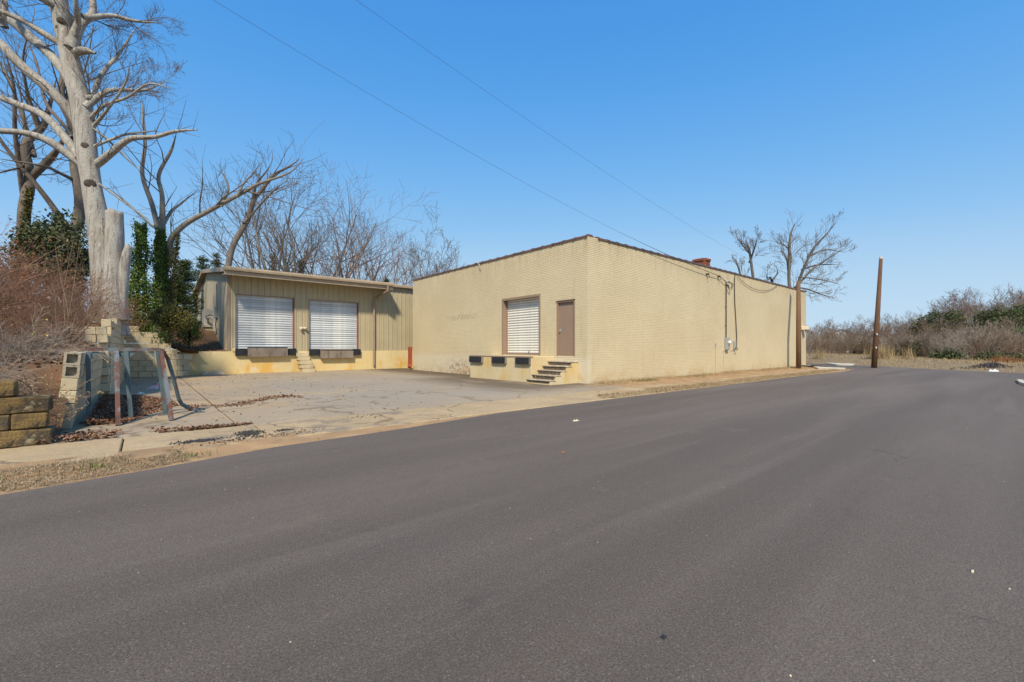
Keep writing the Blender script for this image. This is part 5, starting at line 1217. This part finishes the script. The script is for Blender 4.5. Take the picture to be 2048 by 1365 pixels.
for u, vt, d, k in [(1905, 668, 40, 0), (1950, 655, 41, 0), (1990, 662, 39, 1), (1880, 690, 42, 1), (2025, 668, 41, 2), (1925, 650, 46, 1), (1970, 645, 47, 0), (2010, 640, 48, 1), (2050, 655, 44, 0), (2090, 650, 46, 1), (1840, 682, 50, 1), (1805, 672, 54, 0), (1860, 665, 52, 0),
                    (1775, 668, 56, 1), (1740, 662, 58, 1), (1715, 668, 56, 0), (1690, 672, 60, 1), (1660, 665, 57, 1), (1632, 668, 60, 0), (1612, 660, 62, 1), (1645, 676, 50, 1), (1675, 676, 52, 0), (1700, 672, 50, 1), (1735, 668, 50, 1), (1768, 672, 48, 0), (1800, 668, 47, 1), (1830, 664, 46, 0), (1862, 672, 44, 1), (1622, 668, 52, 0), (1750, 650, 72, 1), (1680, 655, 72, 1), (1640, 650, 74, 0), (1790, 645, 70, 0), (1850, 645, 56, 1), (1885, 650, 50, 1), (1705, 660, 66, 1), (1760, 655, 66, 2), (1820, 650, 64, 1), (1585, 665, 62, 1), (2130, 650, 50, 1)]:
    put(DW[k], u, vt, d, 4.0, r4.uniform(.85, 1.15) if u > 1860 else r4.uniform(.9, 1.2))
LT = 'tall bare tree with reddish crown behind the thickets across junction'; GT = 'tall bare trees beyond the thickets'
PT_ = [bare_proto(91, 8, .16, 2, 4, 6, .25, M_GREYB, M_TWIGR, 'bare_tree', LT, GT, .3, .08, .012), bare_proto(92, 8, .15, 3, 3, 8, .3, M_SILV, M_TWIGB, 'bare_tree', 'tall bare tree with pale stems and brown crown behind the thickets', GT, .3, .08, .012)]
for u, vt, d, k in [(1895, 606, 62, 0), (1920, 602, 64, 1), (1945, 598, 60, 0), (1965, 594, 62, 0), (1990, 592, 66, 1), (2012, 590, 62, 1), (2035, 592, 64, 0), (2052, 588, 58, 1), (1858, 640, 66, 0), (1815, 648, 66, 1), (1640, 648, 76, 1), (1662, 652, 80, 0), (1702, 650, 78, 1), (1735, 642, 76, 0), (1775, 640, 78, 1), (1798, 636, 74, 1), (1872, 628, 64, 1), (2075, 596, 66, 1), (1845, 632, 62, 1), (2110, 600, 66, 0), (1940, 615, 70, 1), (2005, 606, 72, 0)]:
    put(PT_[k], u, vt, d, 8.2)
for k, (u, vt, d, rx, m_, lab) in enumerate([(1880, 616, 58, 2.6, M_EVER, 'broad brownish evergreen crown above the thickets across the junction'), (1975, 620, 60, 2.2, M_CEDAR, 'dark evergreen between reddish bare trees across the junction'), (2015, 612, 58, 2.2, M_CEDAR, 'tall dark green tree behind the grey thicket'),
     (2048, 608, 57, 2.4, M_CEDAR, 'tallest dark evergreen beside the bright pine'), (2046, 655, 47, 1.3, M_BRIGHT, 'bright green pine at the edge of woods'), (1832, 690, 46, 1.2, M_EVER, 'dark evergreen bush beside the grey thicket'), (1728, 690, 52, 1.0, M_EVER, 'dark green bush beside the leaning pole'),
     (1778, 690, 50, 1.3, M_EVER, 'dull green bush in front of the far white house'), (1893, 708, 40, .9, M_EVER, 'low dark bush at the foot of the grey thicket'), (1992, 718, 38, 1.3, M_EVER, 'low dark evergreen hedge behind the mulch pile'), (2015, 722, 37, .9, M_EVER, 'small dark bush next to the evergreen hedge'), (1842, 640, 60, 1.5, M_OLIVE, 'olive leaved tree with pale limbs across the junction')]):
    x_, y_ = at_px(u, d); z_ = gz(x_, y_); leafy('evergreen_tree' if vt < 660 else 'evergreen_bush', lab, 'tree' if vt < 660 else 'bush', (x_, y_, z_), W(0, vt, d)[2] - z_, rx, m_, 100 + k, 90, 40, .22, .11, lo=.35 if vt < 640 else .05)
# far houses glimpsed through the twigs
def house(u, vt, d, w_, label):
    x_, y_ = at_px(u, d); z1 = W(0, vt, d)[2]; t = thing('far_house', label, 'house', (x_, y_, -.05)); zh = z1 - w_ * .32
    MB().box(x_ - w_ / 2, y_ - w_ * .7, -.1, x_ + w_ / 2, y_ + w_ * .7, zh).build('wall', M_HOUSE, t)
    MB().prism([(y_ - w_ * .75, zh), (y_ + w_ * .75, zh), (y_, z1)], 0, x_ - w_ * .5, x_ + w_ * .5).build('gable', M_HOUSE, t)
    MB().prism([(y_ - w_ * .8, zh - .08), (y_, z1 + .02), (y_ + w_ * .8, zh - .08), (y_ + w_ * .8, zh + .08), (y_, z1 + .2), (y_ - w_ * .8, zh + .08)], 0, x_ - w_ * .56, x_ + w_ * .56).build('roof', M_SHING, t)
    for q in (-.3, .3):
        wn = MB().box(x_ - w_ / 2 - .05, y_ + q * w_ - .45, zh * .35, x_ - w_ / 2 - .002, y_ + q * w_ + .45, zh * .35 + 1.3).build('window', M_HOUSE, t)
        MB().box(x_ - w_ / 2 - .06, y_ + q * w_ - .36, zh * .35 + .1, x_ - w_ / 2 - .052, y_ + q * w_ + .36, zh * .35 + 1.2).build('pane', M_GLAZE, wn)
house(1686, 660, 150, 5, 'white house with steep gable glimpsed through the trees beyond the bank'); house(1800, 684, 95, 4.5, 'low white house half hidden behind the dull green bush across the junction')

# ================================================================== GROUND COVER (nobody could count it)
rg = np.random.default_rng(99)
def stuff(name, me, label, cat): return tag(link(name, me), label, cat, None, 'stuff')
# leaf drift against the leaning wall
m = 6500; yy = rg.uniform(-.3, 5.6, m); wdt = np.interp(yy, [-.3, .6, 2, 4, 5.6], [.5, .8, 1.35, 1.25, .5]); q = rg.uniform(0, 1, m) ** 1.5
xx = -13.33 + q * wdt; zz = .22 * (1 - q) ** 1.4 * rg.uniform(.1, 1, m) * np.interp(yy, [-.3, 1.5, 4, 5.6], [.5, 1, .9, .2]) + .012
C1 = np.stack([xx, yy, zz], -1)
m = 1300; xx = rg.uniform(-13.75, -10.9, m); yy = -1.92 + np.abs(rg.normal(0, .13, m)) * np.interp(xx, [-13.7, -12.5, -10.9], [3.2, 1.1, .5]); C2 = np.stack([xx, yy, rg.uniform(.01, .06, m) * np.interp(xx, [-13.7, -12.6, -10.9], [1.6, 1., .4])], -1)
m = 700; xx = rg.uniform(-11.9, -9.3, m); yy = 1.2 + (xx + 11.9) * .5 + .3 * np.sin(xx * 3) + rg.normal(0, .22, m); C3 = np.stack([xx, yy, rg.uniform(.006, .02, m)], -1)
m = 350; C4 = np.stack([rg.uniform(-13.4, -7, m), rg.uniform(-1.8, 15, m), np.full(m, .008)], -1)
C2 = C2[vnoise(C2[:, 0] * 2.2, C2[:, 1] * 5, 21) + .25 * (C2[:, 0] < -12.9) > .36]; C3 = C3[vnoise(C3[:, 0] * 2.5, C3[:, 1] * 3, 22) > .33]
me = leaves(np.concatenate([C1, C2, C3, C4]), .031, rg, .35, M_DEADL, 'fallen_leaves'); stuff('fallen_leaves', me, 'drift of fallen brown leaves against the leaning wall and lot edge', 'leaves')
# litter of leaves on the bank
m = 16000; xx = rg.uniform(-21, -9.8, m); yy = rg.uniform(-1.5, 22, m); ok = hillkeep(xx, yy) & ((xx < -13.55) | (yy > 15.7)); xx, yy = xx[ok], yy[ok]
me = leaves(np.stack([xx, yy, hill_z(xx, yy) + rg.uniform(.005, .05, len(xx))], -1), .042, rg, .35, M_DEADL, 'bank_leaves'); stuff('bank_leaves', me, 'brown leaf litter covering the bank under the brush', 'leaves')
# dry grass: verge by the ochre wall, strips along the brick warehouse
def vz(xx, yy): return np.maximum(np.minimum(verge_z(xx, yy), .012), -.03)
m = 30000; xx = rg.uniform(-20, -10.6, m); lo = edge_y(xx) + .10; yy = lo + rg.uniform(0, 1, m) * (-3.42 - lo); ok = (vnoise(xx * 1.5, yy * 3, 4) * 1.1 + .45 * (xx < -12.7) - .3 * (xx > -12.2) > .45); xx, yy = xx[ok], yy[ok]
stuff('verge_grass', blades(np.stack([xx, yy, vz(xx, yy)], -1), .075, .0030, 1.3, rg, M_STRAWD, 'verge_grass'), 'matted dead grass and thatch on the verge by the ochre wall', 'grass')
m = 30000; xx = rg.uniform(-3.5, 20.5, m); yy = rg.uniform(-3.52, -2.6, m) + .0; ok = vnoise(xx * 1.2, yy * 2.5, 6) + .25 * sstep(-3.3, -3.0, -np.abs(yy + 3.2) - 2.9) + .25 * (xx > 2) - .3 * (yy > -2.8) > .36; xx, yy = xx[ok], yy[ok]
stuff('roadside_straw', blades(np.stack([xx, yy, np.maximum(vz(xx, yy), .006)], -1), .10, .004, 1.05, rg, M_STRAWB, 'roadside_straw'), 'straw coloured dry grass along the road edge by the brick wall', 'grass')
m = 14000; xx = rg.uniform(.2, 25, m); yy = -np.abs(rg.normal(0, .42, m)) - .03; ok = (yy > -1.7) & (vnoise(xx * .9, yy * 1.5, 7) > .33); xx, yy = xx[ok], yy[ok]
stuff('wall_foot_grass', blades(np.stack([xx, yy, np.zeros(len(xx))], -1), .13, .004, .8, rg, M_STRAWB, 'wall_foot_grass'), 'dry grass tufts along the foot of the street wall', 'grass')
def tuft(cx, cy, r, n_, L=.10): return np.stack([rg.normal(cx, r, n_), rg.normal(cy, r * .5, n_), np.full(n_, .0)], -1)
C = np.concatenate([tuft(2.6, -.55, .35, 260), tuft(3.4, -.5, .25, 160), tuft(7.5, -.6, .3, 140), tuft(-13.0, -3.95, .10, 45), tuft(-12.1, -4.0, .08, 30), tuft(-13.9, -4.0, .10, 30), tuft(12, -3.1, .4, 120)])
stuff('green_tufts', blades(C, .09, .004, .7, rg, M_GREEN, 'green_tufts'), 'small green grass tufts in the dead grass', 'grass')
# bank across the junction
m = 26000; xx = rg.uniform(22, 52, m); yy = rg.uniform(-16, 12, m); d_ = road_dist(xx, yy); ok = (d_ > .25) & (d_ < 14) & (vnoise(xx * .7, yy * .7, 9) + .3 > rg.uniform(.2, 1, m)); xx, yy = xx[ok], yy[ok]
stuff('bank_grass', blades(np.stack([xx, yy, bank_z(xx, yy)], -1), .24, .008, .75, rg, M_STRAWB, 'bank_grass'), 'tawny dry grass over the bank across the junction', 'grass')
C = []
for u, d, n_ in [(1762, 37, 260), (1770, 38, 220), (1752, 37.5, 160), (1640, 42, 120), (1815, 37, 90)]:
    x_, y_ = at_px(u, d); C.append(np.stack([rg.normal(x_, .35, n_), rg.normal(y_, .35, n_), np.full(n_, gz(x_, y_))], -1))
stuff('tall_straw', blades(np.concatenate(C), 1.05, .012, .22, rg, M_STRAWB, 'tall_straw'), 'tall upright straw clumps beside the leaning pole', 'grass')
x_, y_ = at_px(2010, 34.5); C = np.stack([rg.normal(x_, .8, 500), rg.normal(y_, .5, 500), np.full(500, .05)], -1); stuff('rusty_weeds', blades(C, .7, .012, .45, rg, M_RUSTL, 'rusty_weeds'), 'rust coloured dead weeds behind the mulch pile', 'weeds')
m = 5000; xx = rg.uniform(8, 26, m); yy = rg.uniform(-20, -9.8, m); ok = yy < np.interp(xx, [7.5, 8, 10.2, 12.3, 14.3, 15.6, 16.4, 17.5, 22], [-11.4, -11.3, -10.85, -10.6, -10.5, -11.05, -12.4, -16.4, -40]); xx, yy = xx[ok], yy[ok]
stuff('corner_grass', blades(np.stack([xx, yy, np.full(len(xx), .01)], -1), .09, .004, .7, rg, M_GREEN, 'corner_grass'), 'short green yellow grass on the near roadside corner', 'grass')

# loose asphalt crumbs, gravel
def crumbs(C, s, name, mat):
    m = len(C); oc = np.array([(1, 0, 0), (-1, 0, 0), (0, 1, 0), (0, -1, 0), (0, 0, 1), (0, 0, -.3)], float); fc = np.array([(0, 2, 4), (2, 1, 4), (1, 3, 4), (3, 0, 4), (2, 0, 5), (1, 2, 5), (3, 1, 5), (0, 3, 5)])
    V = C[:, None] + oc[None] * (s * rg.uniform(.4, 1.4, (m, 1, 1))) * rg.uniform(.6, 1.3, (m, 6, 1)); me = np_mesh(name, V.reshape(-1, 3), [(np.arange(m)[:, None, None] * 6 + fc[None]).reshape(-1, 3)]); me.materials.append(mat); return me
Cs = []
for (u, v, rx, ry, n_) in [(395, 884, .20, .08, 380), (497, 868, .15, .20, 500), (570, 862, .12, .07, 200), (470, 880, .6, .25, 130), (560, 870, .7, .25, 90), (720, 835, .5, .3, 40)]:
    g_ = G(u, v); Cs.append(np.stack([rg.normal(g_[0], rx * .55, n_), rg.normal(g_[1], ry * .55, n_), np.full(n_, .012)], -1))
stuff('asphalt_crumbs', crumbs(np.concatenate(Cs), .012, 'asphalt_crumbs', M_CRUMB), 'small dark heaps of loose asphalt crumbs on the sidewalk', 'rubble')
m = 900; xx = rg.uniform(-14.5, 20, m); yy = edge_y(xx) + rg.normal(.12, .12, m); stuff('verge_gravel', crumbs(np.stack([xx, yy, vz(xx, yy)], -1), .010, 'verge_gravel', M_SOIL), 'fine gravel and clods along the road edge', 'gravel')
m = 320; xx = rg.uniform(-14, 6, m); yy = rg.uniform(-10.6, -4.6, m); stuff('road_grit', crumbs(np.stack([xx, yy, np.full(m, -.0125)], -1), .0042, 'road_grit', M_PAPER), 'tiny pale stone chips scattered on the asphalt', 'grit')

# ================================================================== LITTER
def crumple(cx, cy, cz, sx, sy, sz, seed, n_=7):
    r = np.random.default_rng(seed); mb = MB(); P = []
    for i in range(n_):
        for j in range(n_):
            P.append((cx + (i / (n_ - 1) - .5) * sx + r.normal(0, sx * .03), cy + (j / (n_ - 1) - .5) * sy + r.normal(0, sy * .03), cz + abs(r.normal(0, sz * .5)) * (0 if i in (0, n_ - 1) or j in (0, n_ - 1) else 1) + .004))
    top = [(i * n_ + j, (i + 1) * n_ + j, (i + 1) * n_ + j + 1, i * n_ + j + 1) for i in range(n_ - 1) for j in range(n_ - 1)]
    mb.add(P, top); b = len(mb.v); mb.v += [(p[0], p[1], p[2] - .004 if p[2] < cz + .006 else p[2] - .006) for p in P]; mb.f += [tuple(x + b for x in f[::-1]) for f in top]
    return mb
g_ = G(316, 777); one('crumpled_wrapper', crumple(g_[0], g_[1], .0, .55, .5, .26, 1), M_LITTER, 'crumpled red and white wrapper at the edge of leaf drift', 'litter')
g_ = G(283, 788); one('plastic_scrap', crumple(g_[0], g_[1], .0, .14, .10, .05, 2), M_WHITE, 'small white plastic scrap lying in the leaf drift', 'litter')
g_ = G(427, 750); one('cardboard_sheet', crumple(g_[0], 15.9, .0, 1.05, .42, .22, 3), M_CARD, 'soggy crumpled cardboard lying below the yellow foundation', 'litter')
g_ = G(1152, 841); one('paper_scrap', crumple(g_[0], g_[1], -.012, .13, .07, .03, 4), M_PAPER, 'pale yellow paper scrap on the asphalt opposite the steps', 'litter')
g_ = G(1126, 904); one('dead_leaf', crumple(g_[0], g_[1], -.012, .06, .04, .025, 5), M_RUSTL, 'single curled tan leaf lying on the open asphalt', 'leaf')
g_ = G(1327, 1270); one('black_scrap', crumple(g_[0], g_[1], -.012, .028, .02, .008, 7), M_RUBBER, 'small flat black scrap stuck to the asphalt', 'litter')
g_ = G(1945, 1140); one('twig_scrap', crumple(g_[0], g_[1], -.012, .04, .01, .008, 8), M_PAPER, 'short pale wood splinter on the asphalt', 'litter')
g_ = G(1988, 743); one('white_bag', crumple(g_[0], g_[1], -.01, .5, .4, .17, 6), M_WHITE, 'white plastic bag beside the dark mulch pile', 'litter')
x_, y_ = at_px(1985, 27.5); C = np.stack([rg.normal(x_, .75, 900), rg.normal(y_, .75, 900), np.zeros(900)], -1); C[:, 2] = .40 * np.exp(-((C[:, 0] - x_) ** 2 + (C[:, 1] - y_) ** 2) / .7) * rg.uniform(.3, 1, 900)
stuff('mulch_pile', crumbs(C, .08, 'mulch_pile', M_CRUMB), 'heap of dark mulch at the far roadside', 'mulch')
kc = MB(); p_ = [G(1650, 727), G(1712, 728.5), G(1705, 731.5), G(1672, 731)]
kc.prism([(a, b) for a, b in p_], 2, -.04, .06); one('kerb_ramp', kc, M_KERB, 'pale concrete kerb piece across the side street', 'kerb')

one('near_kerb', MB().prism([(9.6, -10.72), (12.3, -10.36), (14.3, -10.27), (14.3, -10.42), (12.3, -10.52), (9.6, -10.88)], 2, -.04, .07), M_KERB, 'pale worn kerb edging the green roadside corner', 'kerb')
